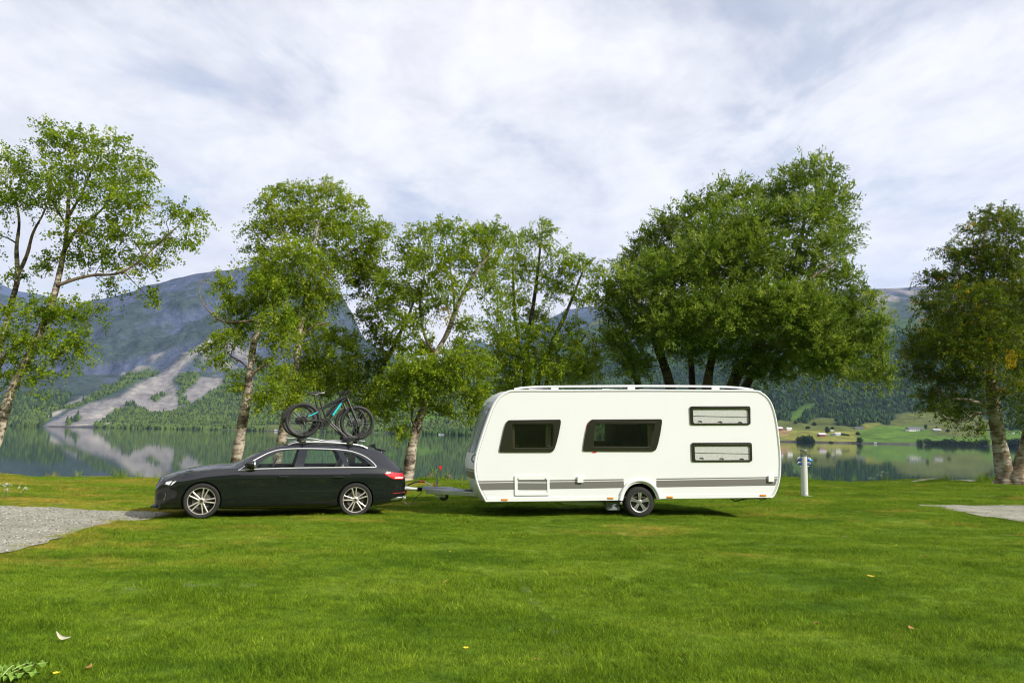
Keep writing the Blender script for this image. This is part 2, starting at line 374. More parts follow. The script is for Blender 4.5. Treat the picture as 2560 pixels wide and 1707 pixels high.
def gravel_sheet(name, poly, label, lift):
    P = []
    for i in range(len(poly)):
        a, c = np.array(poly[i]), np.array(poly[(i + 1) % len(poly)]); k = max(2, int(np.linalg.norm(c - a) / .25))
        for q in range(k):
            p = a + (c - a) * q / k; P.append(p + rng.normal(0, .045, 2))
    me = bpy.data.meshes.new(name); me.from_pydata([(x, y, float(gz(x, y)) + lift) for x, y in P], [], [tuple(range(len(P)))])
    bm = bmesh.new(); bm.from_mesh(me); bmesh.ops.triangulate(bm, faces=bm.faces)
    for _ in range(5):
        bmesh.ops.subdivide_edges(bm, edges=[e for e in bm.edges if e.calc_length() > .45], cuts=1); bmesh.ops.triangulate(bm, faces=[f for f in bm.faces if len(f.verts) > 3])
    for v in bm.verts: v.co.z = float(gz(v.co.x, v.co.y)) + lift
    bmesh.ops.recalc_face_normals(bm, faces=bm.faces); bm.to_mesh(me); bm.free()
    o = link(name, me, mg); tag(o, label, kind='structure'); return P
GP = {}
GP['d'] = gravel_sheet('gravel_driveway', GRAVEL['gravel_driveway'], 'grey gravel driveway in front of the black car', .020)
GP['p'] = gravel_sheet('gravel_parking', GRAVEL['gravel_parking'], 'grey gravel pitch near the twin birch trunks', .026)
GP['b'] = gravel_sheet('gravel_beach', GRAVEL['gravel_beach'], 'thin pale gravel strip at the edge of the lawn by the lake', .030)

# lake
mw = bpy.data.materials.new('lake_water'); mw.use_nodes = True; t = mw.node_tree; b = t.nodes['Principled BSDF']
b.inputs['Base Color'].default_value = (.010, .030, .032, 1); b.inputs['Roughness'].default_value = .035; b.inputs['IOR'].default_value = 1.24
gg = t.nodes.new('ShaderNodeNewGeometry'); mp_ = t.nodes.new('ShaderNodeMapping'); mp_.inputs['Scale'].default_value = (.22, .75, 1); t.links.new(gg.outputs['Position'], mp_.inputs[0])
nn = t.nodes.new('ShaderNodeTexNoise'); nn.inputs['Scale'].default_value = 1.0; nn.inputs['Detail'].default_value = 3; t.links.new(mp_.outputs[0], nn.inputs['Vector'])
bp = t.nodes.new('ShaderNodeBump'); bp.inputs['Strength'].default_value = .045; bp.inputs['Distance'].default_value = .05
t.links.new(nn.outputs[0], bp.inputs['Height']); t.links.new(bp.outputs[0], b.inputs['Normal'])
lk = link('lake', mesh_np('lake', [(-6000, 20, LAKE), (6000, 20, LAKE), (6000, 2600, LAKE), (-6000, 2600, LAKE)], [(0, 1, 2, 3)]), mw)
tag(lk, 'still lake mirroring the mountains', kind='structure')

# ---------------------------------------------------------------- mountains (polar sheets: shore to ridge)
def px_u(x): return ray(x * K, 1085)[0]
def fbm(P, scale, octv=5, seed=0.0):
    out = np.empty(len(P))
    for i, p in enumerate(P): out[i] = mnoise.fractal(Vector((p[0] * scale + seed, p[1] * scale - seed, p[2] * scale if len(p) > 2 else seed)), 1.0, 2.0, octv)
    return out
mt = bpy.data.materials.new('mountain_cover'); mt.use_nodes = True; t = mt.node_tree; b = t.nodes['Principled BSDF']; b.inputs['Roughness'].default_value = .95; b.inputs['Specular IOR Level'].default_value = .1
at_ = t.nodes.new('ShaderNodeAttribute'); at_.attribute_name = 'cover'
gg = t.nodes.new('ShaderNodeNewGeometry'); nn = t.nodes.new('ShaderNodeTexNoise'); nn.inputs['Scale'].default_value = .035; nn.inputs['Detail'].default_value = 9; nn.inputs['Roughness'].default_value = .72
t.links.new(gg.outputs['Position'], nn.inputs['Vector'])
rr = t.nodes.new('ShaderNodeValToRGB'); e = rr.color_ramp.elements; e[0].position = .32; e[0].color = (.55, .56, .6, 1); e[1].position = .68; e[1].color = (1.45, 1.42, 1.35, 1); t.links.new(nn.outputs[0], rr.inputs[0])
mx = t.nodes.new('ShaderNodeMix'); mx.data_type = 'RGBA'; mx.blend_type = 'MULTIPLY'; mx.inputs[0].default_value = 1
t.links.new(at_.outputs['Color'], mx.inputs[6]); t.links.new(rr.outputs[0], mx.inputs[7]); t.links.new(mx.outputs[2], b.inputs['Base Color'])
n3 = t.nodes.new('ShaderNodeTexNoise'); n3.inputs['Scale'].default_value = .02; n3.inputs['Detail'].default_value = 8; n3.inputs['Roughness'].default_value = .65; t.links.new(gg.outputs['Position'], n3.inputs['Vector'])
bp = t.nodes.new('ShaderNodeBump'); bp.inputs['Strength'].default_value = .9; bp.inputs['Distance'].default_value = 22; t.links.new(n3.outputs[0], bp.inputs['Height']); t.links.new(bp.outputs[0], b.inputs['Normal'])

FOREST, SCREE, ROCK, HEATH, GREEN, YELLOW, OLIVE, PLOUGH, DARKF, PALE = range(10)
COVER = np.array([(.048, .092, .028), (.235, .225, .225), (.076, .096, .150), (.050, .074, .072), (.090, .170, .024), (.215, .225, .045), (.105, .128, .032), (.38, .24, .13), (.020, .042, .020), (.34, .32, .29)])  # blue of the rock tone: haze and cloud shadow put into the colour
def terrain(name, label, x0, x1, ncol, sky_pts, shore, ridge, ns, prof, amp, paint, seed, back=.25):
    xs = np.linspace(x0, x1, ncol); us = np.array([px_u(x) for x in xs])
    sp = np.array(sky_pts, float); ys = np.interp(xs, sp[:, 0], sp[:, 1])
    Yr = np.array([ridge(x) for x in xs]); Ys = np.array([shore(x) for x in xs])
    zr = np.array([CAMZ + ray(x * K, y * K)[2] * Y for x, y, Y in zip(xs, ys, Yr)])
    ss = np.concatenate([np.linspace(0, .25, ns // 3, endpoint=False), np.linspace(.25, 1, ns - ns // 3), 1 + np.linspace(.02, back, 6)])
    P = []
    for s in ss:
        Yv = Ys + (Yr - Ys) * s
        if s <= 1: z = LAKE - .6 + (zr - LAKE) * prof(s)
        else: z = zr - (zr - LAKE) * ((s - 1) / back) ** 1.3 * .6
        P.append(np.stack([us * Yv, Yv, z], -1))
    P = np.array(P); flat = P.reshape(-1, 3)
    n1 = fbm(flat, 1 / 420., 6, seed).reshape(P.shape[:2]); n2 = fbm(flat, 1 / 90., 4, seed + 9).reshape(P.shape[:2])
    w = np.clip(ss * 2.2, 0, 1)[:, None] * np.clip((1.02 - np.minimum(ss, 1)) * 6, .12, 1)[:, None]
    P[..., 2] += (n1 * amp + n2 * amp * .22) * w * np.clip(zr / 300., .05, 1)
    P[..., 2] += 1.5 * sstep((P[..., 2] - LAKE + .1) / .25)       # a low stony bank above the water line
    flat = P.reshape(-1, 3); X, Y = project(flat)
    jit = 7 * n2.reshape(-1); jx = 5 * fbm(flat, 1 / 45., 3, seed + 3)
    cov = paint(X + jit + jx, Y + jit * .7 - jx * .6, n1.reshape(-1), n2.reshape(-1))
    r_, c_ = P.shape[:2]; ii = np.arange(r_ * c_).reshape(r_, c_)
    Fq = np.stack([ii[:-1, :-1], ii[:-1, 1:], ii[1:, 1:], ii[1:, :-1]], -1).reshape(-1, 4)
    cg = COVER[cov].reshape(r_, c_, 3)
    for _ in range(2):
        p_ = np.pad(cg, ((1, 1), (1, 1), (0, 0)), 'edge'); cg = (p_[1:-1, 1:-1] * 2 + p_[:-2, 1:-1] + p_[2:, 1:-1] + p_[1:-1, :-2] + p_[1:-1, 2:]) / 6
    cg[(P[..., 2] < LAKE + 1.75)] = (.075, .072, .066)
    colr = np.concatenate([cg.reshape(-1, 3), np.ones((len(cov), 1))], 1)
    o = link(name, mesh_np(name, flat, Fq, {'cover': ('FLOAT_COLOR', colr)}), mt, smooth=True); tag(o, label, kind='structure')
    bvh = BVHTree.FromPolygons([tuple(map(float, p)) for p in flat], [tuple(map(int, f)) for f in Fq])
    return o, flat, cov, Fq, bvh
def crop6(pts): return [(x / 3.2826, 551.3 + y / 3.2826) for x, y in pts]
def zoomr(pts, ox, oy, s): return [((ox + x / s) / K, (oy + y / s) / K) for x, y in pts]
def paint_left(X, Y, n1, n2):
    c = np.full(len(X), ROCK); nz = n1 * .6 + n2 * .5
    c[(nz > .02) & (Y > 640)] = HEATH
    c[inside(crop6([(560, 760), (900, 700), (1300, 620), (1930, 520), (1930, 640), (1500, 760), (1000, 880), (760, 940), (640, 900)]), X, Y) & (nz > -.22)] = HEATH
    c[inside(crop6([(850, 900), (1250, 830), (1600, 740), (1930, 700), (1930, 960), (1500, 1000), (1200, 980), (700, 1080), (600, 1040)]), X, Y) & (n2 > .16)] = SCREE
    F_ = lambda p: inside(crop6(p), X, Y)
    c[F_([(-900, 1240), (0, 1190), (300, 1150), (560, 1150), (470, 1250), (330, 1400), (-900, 1480)])] = DARKF
    c[F_([(520, 1230), (800, 1110), (1000, 1000), (1200, 970), (1180, 1010), (1000, 1090), (700, 1210), (480, 1290), (300, 1400), (0, 1400), (180, 1340)])] = FOREST
    c[F_([(440, 1255), (640, 1165), (640, 1200), (560, 1250), (470, 1265)])] = SCREE
    c[F_([(330, 1345), (430, 1290), (520, 1280), (420, 1330)])] = PALE
    c[F_([(330, 1402), (450, 1340), (560, 1290), (700, 1210), (900, 1180), (1150, 1035), (1300, 945), (1560, 750), (1610, 765), (1345, 955), (1330, 1000), (1290, 1090), (1320, 1135), (1400, 1110), (1500, 1040), (1700, 1040), (1650, 1110), (1430, 1235), (1290, 1300), (1190, 1308), (1040, 1265), (860, 1290), (720, 1400)])] = SCREE
    c[F_([(560, 1410), (900, 1200), (1150, 1045), (1345, 930), (1345, 955), (1160, 1075), (920, 1235), (690, 1400)]) & (n2 > .0)] = PALE
    c[F_([(1580, 750), (1330, 935), (1310, 960), (1290, 1050), (1285, 1090), (1310, 1140), (1325, 1135), (1300, 1080), (1335, 960), (1600, 770)])] = PALE
    c[F_([(480, 1400), (560, 1330), (620, 1310), (600, 1340), (520, 1395)])] = DARKF
    c[F_([(900, 1270), (980, 1225), (1040, 1235), (1010, 1260)])] = DARKF
    c[F_([(1345, 1255), (1355, 1160), (1340, 1000), (1420, 1010), (1500, 1010), (1510, 1050), (1410, 1100), (1400, 1180), (1430, 1235)])] = FOREST
    c[F_([(1150, 1215), (1160, 1180), (1240, 1170), (1310, 1140), (1250, 1190)])] = FOREST
    c[F_([(1400, 960), (1500, 930), (1620, 950), (1580, 960)])] = FOREST
    c[F_([(715, 1410), (860, 1295), (1040, 1268), (1190, 1310), (1290, 1302), (1430, 1240), (1650, 1115), (1710, 1030), (1800, 985), (2200, 960), (2700, 940), (3800, 940), (3800, 1600), (715, 1600)])] = FOREST
    c[F_([(800, 1375), (870, 1370), (860, 1405), (740, 1412)])] = PALE
    lo = (Y > 945) & (X > 260) & (n2 > .22) & (n1 > -.1); c[lo] = GREEN
    c[(Y > 976) & (X > 480) & (X < 700) & (n1 + n2 > -.1)] = OLIVE
    return c
def prof_left(s): return .30 * s + .70 * s ** 1.75
left = terrain('mountain', 'steep blue grey mountain with pale scree above the lake', -1000, 1330, 430,
    [(-1000, 560), (-400, 600), (-100, 650), (60, 705), (120, 712), (165, 690), (230, 676), (285, 664), (300, 655), (340, 648), (372, 640), (420, 629), (480, 620), (550, 610), (640, 603), (700, 622), (745, 655), (775, 690), (795, 725), (830, 790), (900, 835), (1000, 868), (1080, 890), (1160, 925), (1250, 960), (1330, 984)],
    lambda x: 1350 - max(0, x - 900) * .5, lambda x: 3300 - max(0, x - 650) * 2.4, 250, prof_left, 95, paint_left, 3.0)
def paint_far(X, Y, n1, n2):
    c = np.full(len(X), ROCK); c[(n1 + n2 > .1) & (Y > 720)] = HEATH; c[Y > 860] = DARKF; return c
far1 = terrain('far_mountain', 'distant blue peak beyond the end of the lake', 700, 1700, 120,
    [(700, 800), (820, 815), (900, 860), (980, 850), (1040, 815), (1085, 795), (1120, 805), (1180, 770), (1240, 740), (1300, 715), (1400, 700), (1700, 690)],
    lambda x: 3400, lambda x: 6800, 60, lambda s: s ** 1.2, 170, paint_far, 11.0)
far0 = terrain('far_mountain', 'distant blue peak behind the left birches', -1100, 420, 90,
    [(-1100, 520), (-300, 600), (-60, 640), (0, 668), (60, 676), (130, 700), (200, 740), (420, 820)],
    lambda x: 3600, lambda x: 7200, 60, lambda s: s ** 1.1, 170, paint_far, 21.0)
Z1 = lambda p: zoomr(p, 1940, 980, 5.6)
Z3 = lambda p: zoomr(p, 2240, 1020, 7.128)
Z5 = lambda p: zoomr(p, 1000, 960, 6.03)
def paint_right(X, Y, n1, n2):
    nz = n1 * .5 + n2 * .5
    c = np.full(len(X), FOREST)
    hb = 742 + 26 * n1 - (X - 2000) * .02
    c[Y < hb] = OLIVE; c[(Y < hb + 22) & (n2 > .12)] = OLIVE
    c[(Y < hb) & (nz < -.1)] = HEATH
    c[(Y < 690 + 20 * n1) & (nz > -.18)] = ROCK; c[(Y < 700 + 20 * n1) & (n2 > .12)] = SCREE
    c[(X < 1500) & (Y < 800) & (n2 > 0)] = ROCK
    dk = (Y > 800) & (n1 < -.05) & (X > 1500); c[dk & (c == FOREST)] = DARKF; c[(c == FOREST) & (X > 1500) & (Y > 770) & (n2 < .12)] = DARKF
    c[inside(Z1([(-900, 395), (0, 400), (250, 390), (400, 430), (600, 340), (820, 350), (840, 470), (950, 470), (1200, 520), (1200, 430), (1460, 440), (1580, 460), (1680, 340), (1800, 300), (2100, 240), (2100, 900), (-900, 900)]), X, Y)] = OLIVE
    c[inside(Z3([(-10, 150), (500, 60), (1640, 60), (3500, 100), (3500, 900), (-10, 900)]), X, Y)] = OLIVE
    c[inside(Z3([(1500, 60), (3500, 60), (3500, 420), (2300, 430), (1900, 400), (1700, 300)]), X, Y) & (nz > -.05)] = FOREST
    I = lambda p: inside(Z1(p), X, Y); J = lambda p: inside(Z3(p), X, Y)
    c[I([(-600, 540), (690, 540), (700, 640), (560, 700), (-600, 705)])] = YELLOW
    c[I([(60, 545), (240, 545), (70, 630)])] = PLOUGH
    c[I([(700, 555), (1130, 555), (1145, 705), (540, 695), (720, 640)])] = YELLOW
    c[I([(560, 625), (1020, 590), (1000, 620), (760, 655), (600, 660)])] = GREEN
    c[I([(1150, 540), (2200, 540), (2200, 800), (1150, 715)])] = GREEN
    c[I([(1150, 530), (1460, 470), (1800, 470), (2100, 470), (2100, 545), (1150, 545)])] = GREEN
    c[I([(1200, 430), (1460, 440), (1400, 480), (1280, 530), (940, 525), (1230, 515)])] = YELLOW
    c[I([(190, 300), (420, 205), (600, 165), (600, 205), (400, 275), (340, 355), (190, 405)])] = GREEN
    c[I([(0, 280), (180, 205), (190, 220), (0, 300)])] = GREEN
    c[I([(900, 160), (1110, 115), (1100, 145), (890, 185)])] = OLIVE
    c[I([(1390, 265), (1540, 250), (1540, 300), (1400, 350)])] = GREEN
    c[J([(-10, 450), (1500, 500), (1640, 420), (3500, 440), (3500, 700), (-10, 690)])] = GREEN
    c[J([(-10, 300), (230, 340), (230, 430), (-10, 430)])] = GREEN
    c[inside(Z5([(590, 715), (780, 655), (900, 680), (860, 690), (740, 720), (640, 735)]), X, Y)] = PLOUGH
    c[inside(Z5([(400, 670), (600, 660), (600, 700), (420, 710)]), X, Y)] = GREEN
    c[inside(Z5([(1010, 685), (1090, 680), (1090, 745), (1020, 745)]), X, Y)] = GREEN
    c[inside(Z5([(270, 745), (510, 730), (500, 775), (270, 775)]), X, Y)] = PLOUGH
    return c
def prof_right(s): return .42 * s ** 1.25 + .58 * s ** 2.1 if s < 1 else 1
right = terrain('hillside', 'green hillside with farm fields and forest across the lake', 900, 3350, 460,
    [(900, 998), (1000, 985), (1080, 950), (1150, 885), (1250, 810), (1350, 745), (1450, 708), (1700, 682), (1900, 668), (2030, 664), (2120, 660), (2240, 655), (2352, 650), (2700, 630), (3350, 600)],
    lambda x: 1050 - (np.clip(x, 1000, 2352) - 1000) * .17, lambda x: 3000 - max(0, 1400 - x) * 1.4, 260, prof_right, 60, paint_right, 7.0)

# forest on both slopes: low crowns instanced where the cover is wood
def crown_blob(seed, tall):
    r = random.Random(seed); bm = bmesh.new(); bmesh.ops.create_icosphere(bm, subdivisions=2, radius=1)
    for v in bm.verts:
        k = 1 + .55 * mnoise.noise(v.co * 1.9 + Vector((seed * 3.1, 0, 0))); v.co *= k
        h = (v.co.z + 1) / 2
        if tall: v.co.x *= max(.1, 1.1 - h); v.co.y *= max(.1, 1.1 - h)
        v.co.z = v.co.z * (1.5 if tall else 1.05) + (1.2 if tall else .8); v.co.x *= .62; v.co.y *= .62
    me = bpy.data.meshes.new('far_crown'); bm.to_mesh(me); bm.free(); return me
def forest_mat(name, c):
    m = bpy.data.materials.new(name); m.use_nodes = True; t = m.node_tree; b = t.nodes['Principled BSDF']; b.inputs['Roughness'].default_value = .9; b.inputs['Specular IOR Level'].default_value = .1
    g = t.nodes.new('ShaderNodeNewGeometry'); n = t.nodes.new('ShaderNodeTexNoise'); n.inputs['Scale'].default_value = .045; n.inputs['Detail'].default_value = 7; n.inputs['Roughness'].default_value = .7; t.links.new(g.outputs['Position'], n.inputs['Vector'])
    r = t.nodes.new('ShaderNodeValToRGB'); e = r.color_ramp.elements; e[0].position = .3; e[1].position = .7
    e[0].color = (*[k * .5 for k in c], 1); e[1].color = (c[0] * 1.9, c[1] * 1.65, c[2] * 1.3, 1); t.links.new(n.outputs[0], r.inputs[0]); t.links.new(r.outputs[0], b.inputs['Base Color'])
    return m
fm1, fm2 = forest_mat('birch_wood', (.066, .112, .032)), forest_mat('spruce_wood', (.030, .060, .030))
fsrc = [(crown_blob(i, i > 3), fm1 if i < 4 else fm2) for i in range(6)]
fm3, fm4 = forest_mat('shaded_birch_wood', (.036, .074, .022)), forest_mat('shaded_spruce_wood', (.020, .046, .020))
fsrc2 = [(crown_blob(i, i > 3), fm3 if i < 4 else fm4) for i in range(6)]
def forest(name, label, terr, n, ymin, dmax, seed, srcs_):
    o, flat, cov, Fq, bvh = terr; r = np.random.default_rng(seed)
    fc = cov[Fq]; ok = ((fc == FOREST) | (fc == DARKF)).sum(1) >= 3
    ctr = flat[Fq].mean(1); ok &= ctr[:, 1] < dmax
    X, Y = project(ctr); ok &= (X > -250) & (X < 2600)
    cand = np.where(ok)[0]; A = flat[Fq[cand]]
    ar = np.linalg.norm(np.cross(A[:, 1] - A[:, 0], A[:, 3] - A[:, 0]), axis=1)
    w = ar / ctr[cand, 1] ** 1.2; pick = r.choice(cand, n, p=w / w.sum())
    a, b_ = r.random((n, 1)), r.random((n, 1)); Q = flat[Fq[pick]]
    p = (Q[:, 0] * (1 - a) + Q[:, 1] * a) * (1 - b_) + (Q[:, 3] * (1 - a) + Q[:, 2] * a) * b_
    dark = cov[Fq[pick, 0]] == DARKF
    idx = np.where(r.random(n) < np.where(dark, .5, .12), r.integers(4, 6, n), r.integers(0, 4, n))
    h = r.uniform(2.6, 5.6, n) * np.where(idx > 3, 1.0, .95)
    p[:, 2] -= .8
    return scatter(name, p, idx, np.stack([np.zeros(n), np.zeros(n), r.uniform(0, 6.28, n)], 1), np.stack([h * r.uniform(.8, 1.25, n), h, h], 1), srcs_, label)
forest('forest', 'mixed wood covering the foot of the scree mountain', left, 26000, 0, 2500, 1, fsrc)
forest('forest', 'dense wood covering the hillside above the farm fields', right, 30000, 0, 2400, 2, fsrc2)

# wooded valley side behind the camera (seen only in paint and glass)
b_ = []; na, nr = 90, 14
for i in range(na + 1):
    a_ = rad(150 + 240 * i / na)
    for j in range(nr + 1):
        d_ = 85 + 520 * j / nr; b_.append((math.cos(a_) * d_ * 1.2, math.sin(a_) * d_ * .9 + 25 * math.cos(a_ * 3), -2 + 12 * sstep(j / 2) + 165 * sstep(j / nr) * (1 + .25 * math.sin(a_ * 5) + .12 * math.sin(a_ * 13)) * max(.0, min(1, -math.sin(a_) * 1.6 + .35))))
ii = np.arange((na + 1) * (nr + 1)).reshape(na + 1, nr + 1); Fb = np.stack([ii[:-1, :-1], ii[:-1, 1:], ii[1:, 1:], ii[1:, :-1]], -1).reshape(-1, 4)
tag(link('wooded_hill', mesh_np('wooded_hill', b_, Fb), fm1, smooth=True), 'wooded valley side behind the camp', kind='structure')

# air between the camera and the mountains
hz = MB().box((-7500, -320, -9), (7500, 9600, 2300)).build('haze'); tag(hz, 'thin blue summer haze in the valley', kind='stuff')
hm = bpy.data.materials.new('haze_air'); hm.use_nodes = True; t = hm.node_tree; t.nodes.clear()
ou = t.nodes.new('ShaderNodeOutputMaterial'); pv = t.nodes.new('ShaderNodeVolumePrincipled')
pv.inputs['Color'].default_value = (.38, .56, 1.0, 1); pv.inputs['Density'].default_value = 4.8e-5; pv.inputs['Anisotropy'].default_value = .1
t.links.new(pv.outputs[0], ou.inputs['Volume']); hz.data.materials.append(hm)
# ---------------------------------------------------------------- shared vehicle materials
M_PAINT = mat('black_car_paint', (.0035, .0045, .008), .45, 0, .08, coat=1.0)
M_PAINT.node_tree.nodes['Principled BSDF'].inputs['Coat IOR'].default_value = 1.72
M_BLACK = mat('black_plastic', (.012, .012, .013), .45)
M_RUBBER = mat('tyre_rubber', (.013, .0125, .012), .8, noise=.25, nscale=30, bump=.15, bscale=60)
M_CHROME = mat('polished_metal', (.82, .82, .84), .12, 1.0)
M_ALU = mat('satin_aluminium', (.56, .56, .58), .38, 1.0, noise=.05)
M_ALLOY = mat('champagne_alloy', (.70, .64, .58), .30, .75, noise=.06)
M_DARKMETAL = mat('dark_metal', (.05, .05, .05), .45, .6)
M_DISC = mat('brake_disc', (.16, .15, .14), .5, .7)
M_RED = mat('red_lens', (.50, .012, .016), .12, 0, .6, coat=1.0)
M_WLENS = mat('clear_lens', (.75, .77, .80), .08, .1, .6, coat=1.0)
M_SEAT = mat('seat_fabric', (.34, .33, .30), .85, noise=.2)
M_BEIGE = mat('beige_trim', (.42, .38, .32), .8)
def glass_mat(name, tint, refl=.06, rough=.0):
    m = bpy.data.materials.new(name); m.use_nodes = True; t = m.node_tree; t.nodes.clear()
    o = t.nodes.new('ShaderNodeOutputMaterial'); tr = t.nodes.new('ShaderNodeBsdfTransparent'); tr.inputs[0].default_value = (*tint, 1)
    gl = t.nodes.new('ShaderNodeBsdfGlossy'); gl.inputs['Roughness'].default_value = rough; gl.inputs[0].default_value = (.95, .97, 1, 1)
    lw = t.nodes.new('ShaderNodeLayerWeight'); lw.inputs[0].default_value = .5
    fr = t.nodes.new('ShaderNodeMath'); fr.operation = 'POWER'; fr.inputs[1].default_value = 5.0; t.links.new(lw.outputs['Facing'], fr.inputs[0])
    ad = t.nodes.new('ShaderNodeMath'); ad.operation = 'ADD'; ad.inputs[1].default_value = refl; ad.use_clamp = True
    mx = t.nodes.new('ShaderNodeMixShader'); t.links.new(fr.outputs[0], ad.inputs[0]); t.links.new(ad.outputs[0], mx.inputs[0])
    t.links.new(tr.outputs[0], mx.inputs[1]); t.links.new(gl.outputs[0], mx.inputs[2]); t.links.new(mx.outputs[0], o.inputs[0]); return m
M_GLASS = glass_mat('green_tinted_glass', (.90, 1.0, .95), .035)
M_DGLASS = mat('dark_glass', (.006, .008, .010), .03, 0, .6, coat=1.0)

class Frame:                          # a vehicle's own axes: x to its rear, y away from the camera, z up
    def __init__(self, O, deg):
        a = rad(deg); self.O = np.array([O[0], O[1], 0.0]); self.a = a
        self.r = np.array([math.cos(a), math.sin(a), 0]); self.n = np.array([-math.sin(a), math.cos(a), 0])
    def trace(self, px, py, y=0.0):   # photo pixel -> (x,z) on the upright plane at depth y of this vehicle
        d = ray(px, py); q = CAM - self.O
        t = (y - q @ self.n) / (d @ self.n); P = q + t * d
        return float(P @ self.r), float(P[2])
    def world(self, x, y, z): return self.O + self.r * x + self.n * y + np.array([0, 0, z])

# ---------------------------------------------------------------- estate car
CF = Frame((-5.706, 14.0), 18.0); HW = .92
car = empty('car', CF.O, CF.a)
tag(car, 'black estate car with silver roof rails hitched to the white caravan', 'car')
def C1(pts, y=0.0): return [CF.trace(370 + x / 3.36, 1080 + y_ / 3.36, y) for x, y_ in pts]
def lut(pts):
    p = np.array(pts, float); d = np.gradient(p[:, 1], p[:, 0])
    def f(x):
        x = np.clip(x, p[0, 0], p[-1, 0]); i = np.clip(np.searchsorted(p[:, 0], x) - 1, 0, len(p) - 2)
        h = p[i + 1, 0] - p[i, 0]; t = (x - p[i, 0]) / h
        return (2 * t**3 - 3 * t**2 + 1) * p[i, 1] + (t**3 - 2 * t**2 + t) * h * d[i] + (-2 * t**3 + 3 * t**2) * p[i + 1, 1] + (t**3 - t**2) * h * d[i + 1]
    return f
z_top = lut([(-.845, .60), (-.83, .672), (-.765, .735), (-.64, .785), (-.40, .862), (-.10, .925), (.25, .975), (.52, 1.0), (.66, 1.055), (.85, 1.16), (1.05, 1.26), (1.30, 1.355), (1.55, 1.405), (1.95, 1.43), (2.4, 1.425), (2.8, 1.40), (3.1, 1.36), (3.30, 1.315), (3.40, 1.265), (3.50, 1.165), (3.62, 1.05), (3.745, .935), (3.81, .84), (3.845, .72), (3.865, .58)])
z_edge = lut([(-.845, .565), (-.765, .695), (-.64, .752), (-.40, .835), (-.10, .90), (.25, .95), (.52, .975), (.66, 1.03), (.85, 1.13), (1.05, 1.225), (1.30, 1.31), (1.55, 1.35), (1.95, 1.37), (2.4, 1.365), (2.8, 1.335), (3.1, 1.29), (3.30, 1.245), (3.40, 1.20), (3.50, 1.11), (3.62, 1.01), (3.745, .90), (3.81, .81), (3.845, .69), (3.865, .56)])
z_belt = lut([(-.845, .535), (-.765, .645), (-.64, .70), (-.40, .775), (-.10, .85), (.25, .90), (.6, .925), (1, .93), (2, .94), (2.8, .945), (3.3, .93), (3.6, .88), (3.76, .82), (3.845, .65), (3.865, .54)])
z_bot = lut([(-.845, .26), (-.81, .20), (-.6, .17), (0, .17), (2.8, .18), (3.2, .20), (3.6, .25), (3.8, .30), (3.865, .40)])
w_plan = lut([(-.845, .52), (-.835, .60), (-.80, .69), (-.70, .78), (-.5, .86), (-.2, .905), (.2, .918), (1.5, .92), (2.8, .92), (3.2, .905), (3.5, .865), (3.7, .80), (3.8, .74), (3.845, .66), (3.865, .52)])
w_edge = lut([(-.845, .36), (-.75, .52), (-.5, .62), (0, .67), (.5, .69), (.8, .655), (1.1, .61), (1.5, .59), (2.4, .585), (3.0, .57), (3.4, .57), (3.6, .62), (3.76, .64), (3.845, .52), (3.865, .40)])
QZ = [0, .05, .13, .22, .36, .52, .70, .78, .90, 1.0]; QW = [.86, .935, .965, .972, .982, .978, .992, 1.0, .978, .948]
def side_y(x, z):                    # half-width of the body at (x,z)
    b, zb, w = z_belt(x), z_bot(x), w_plan(x)
    if z <= b: return float(w * np.interp((z - zb) / (b - zb), QZ, QW))
    t = (z - b) / max(1e-4, z_edge(x) - b); return float(w * QW[-1] * (1 - t) + w_edge(x) * t + .012 * math.sin(math.pi * min(1, t)))
def section(x, inset=0.0):
    zb, b, ze, zt, w, we = z_bot(x), z_belt(x), z_edge(x), z_top(x), w_plan(x), w_edge(x)
    h = [(0, zb), (.5 * w, zb)] + [(w * q, zb + (b - zb) * s) for s, q in zip(QZ, QW)]
    for t in (.2, .4, .6, .8, .93): h.append((w * QW[-1] * (1 - t) + we * t + .012 * math.sin(math.pi * t), b + (ze - b) * t))
    for a in (0, 20, 42, 65, 90):
        h.append((we * math.cos(rad(a)) ** .8 if a < 90 else 0, ze + (zt - ze) * math.sin(rad(a))))
    h[-5] = (we * .985, ze + (zt - ze) * .12)
    return h
def loft(xs, sec):
    b = MB(); rows = []
    for x in xs:
        h = sec(x); rows.append([(x, HW - y, z) for y, z in h] + [(x, HW + y, z) for y, z in h[::-1][1:-1]])
    n = len(rows[0]); v = [p for r_ in rows for p in r_]; f = []
    for i in range(len(rows) - 1):
        for j in range(n): f.append((i * n + j, i * n + (j + 1) % n, (i + 1) * n + (j + 1) % n, (i + 1) * n + j))
    f += [tuple(range(n)), tuple(range((len(rows) - 1) * n, len(rows) * n))[::-1]]
    return b.add(v, f)
xs = np.concatenate([[-.845, -.84, -.832, -.818], np.linspace(-.80, 3.75, 84), [3.78, 3.805, 3.825, 3.845, 3.858, 3.865]])
body = loft(xs, section).build('body', M_PAINT, car)
def inner(x):
    h = []
    for y, z in section(x): h.append((max(0, y - .05) if y > 0 else 0, min(max(z, .42), z_top(x) - .05) if y < .01 else max(.42, z - .03 if z > .9 else z)))
    return h
GW = [C1([(905, 297), (935, 258), (1000, 212), (1090, 172), (1180, 153), (1277, 149), (1232, 292)], .14),
      C1([(1345, 150), (1575, 158), (1605, 180), (1648, 288), (1303, 290)], .14),
      C1([(1645, 170), (1722, 181), (1800, 215), (1878, 286), (1693, 288)], .14)]
cut = [loft(np.linspace(.95, 3.35, 30), inner).build('cut')]
for g in GW: cut.append(MB().prism(rounded(g, .03), -.6, 2.5).build('cut'))
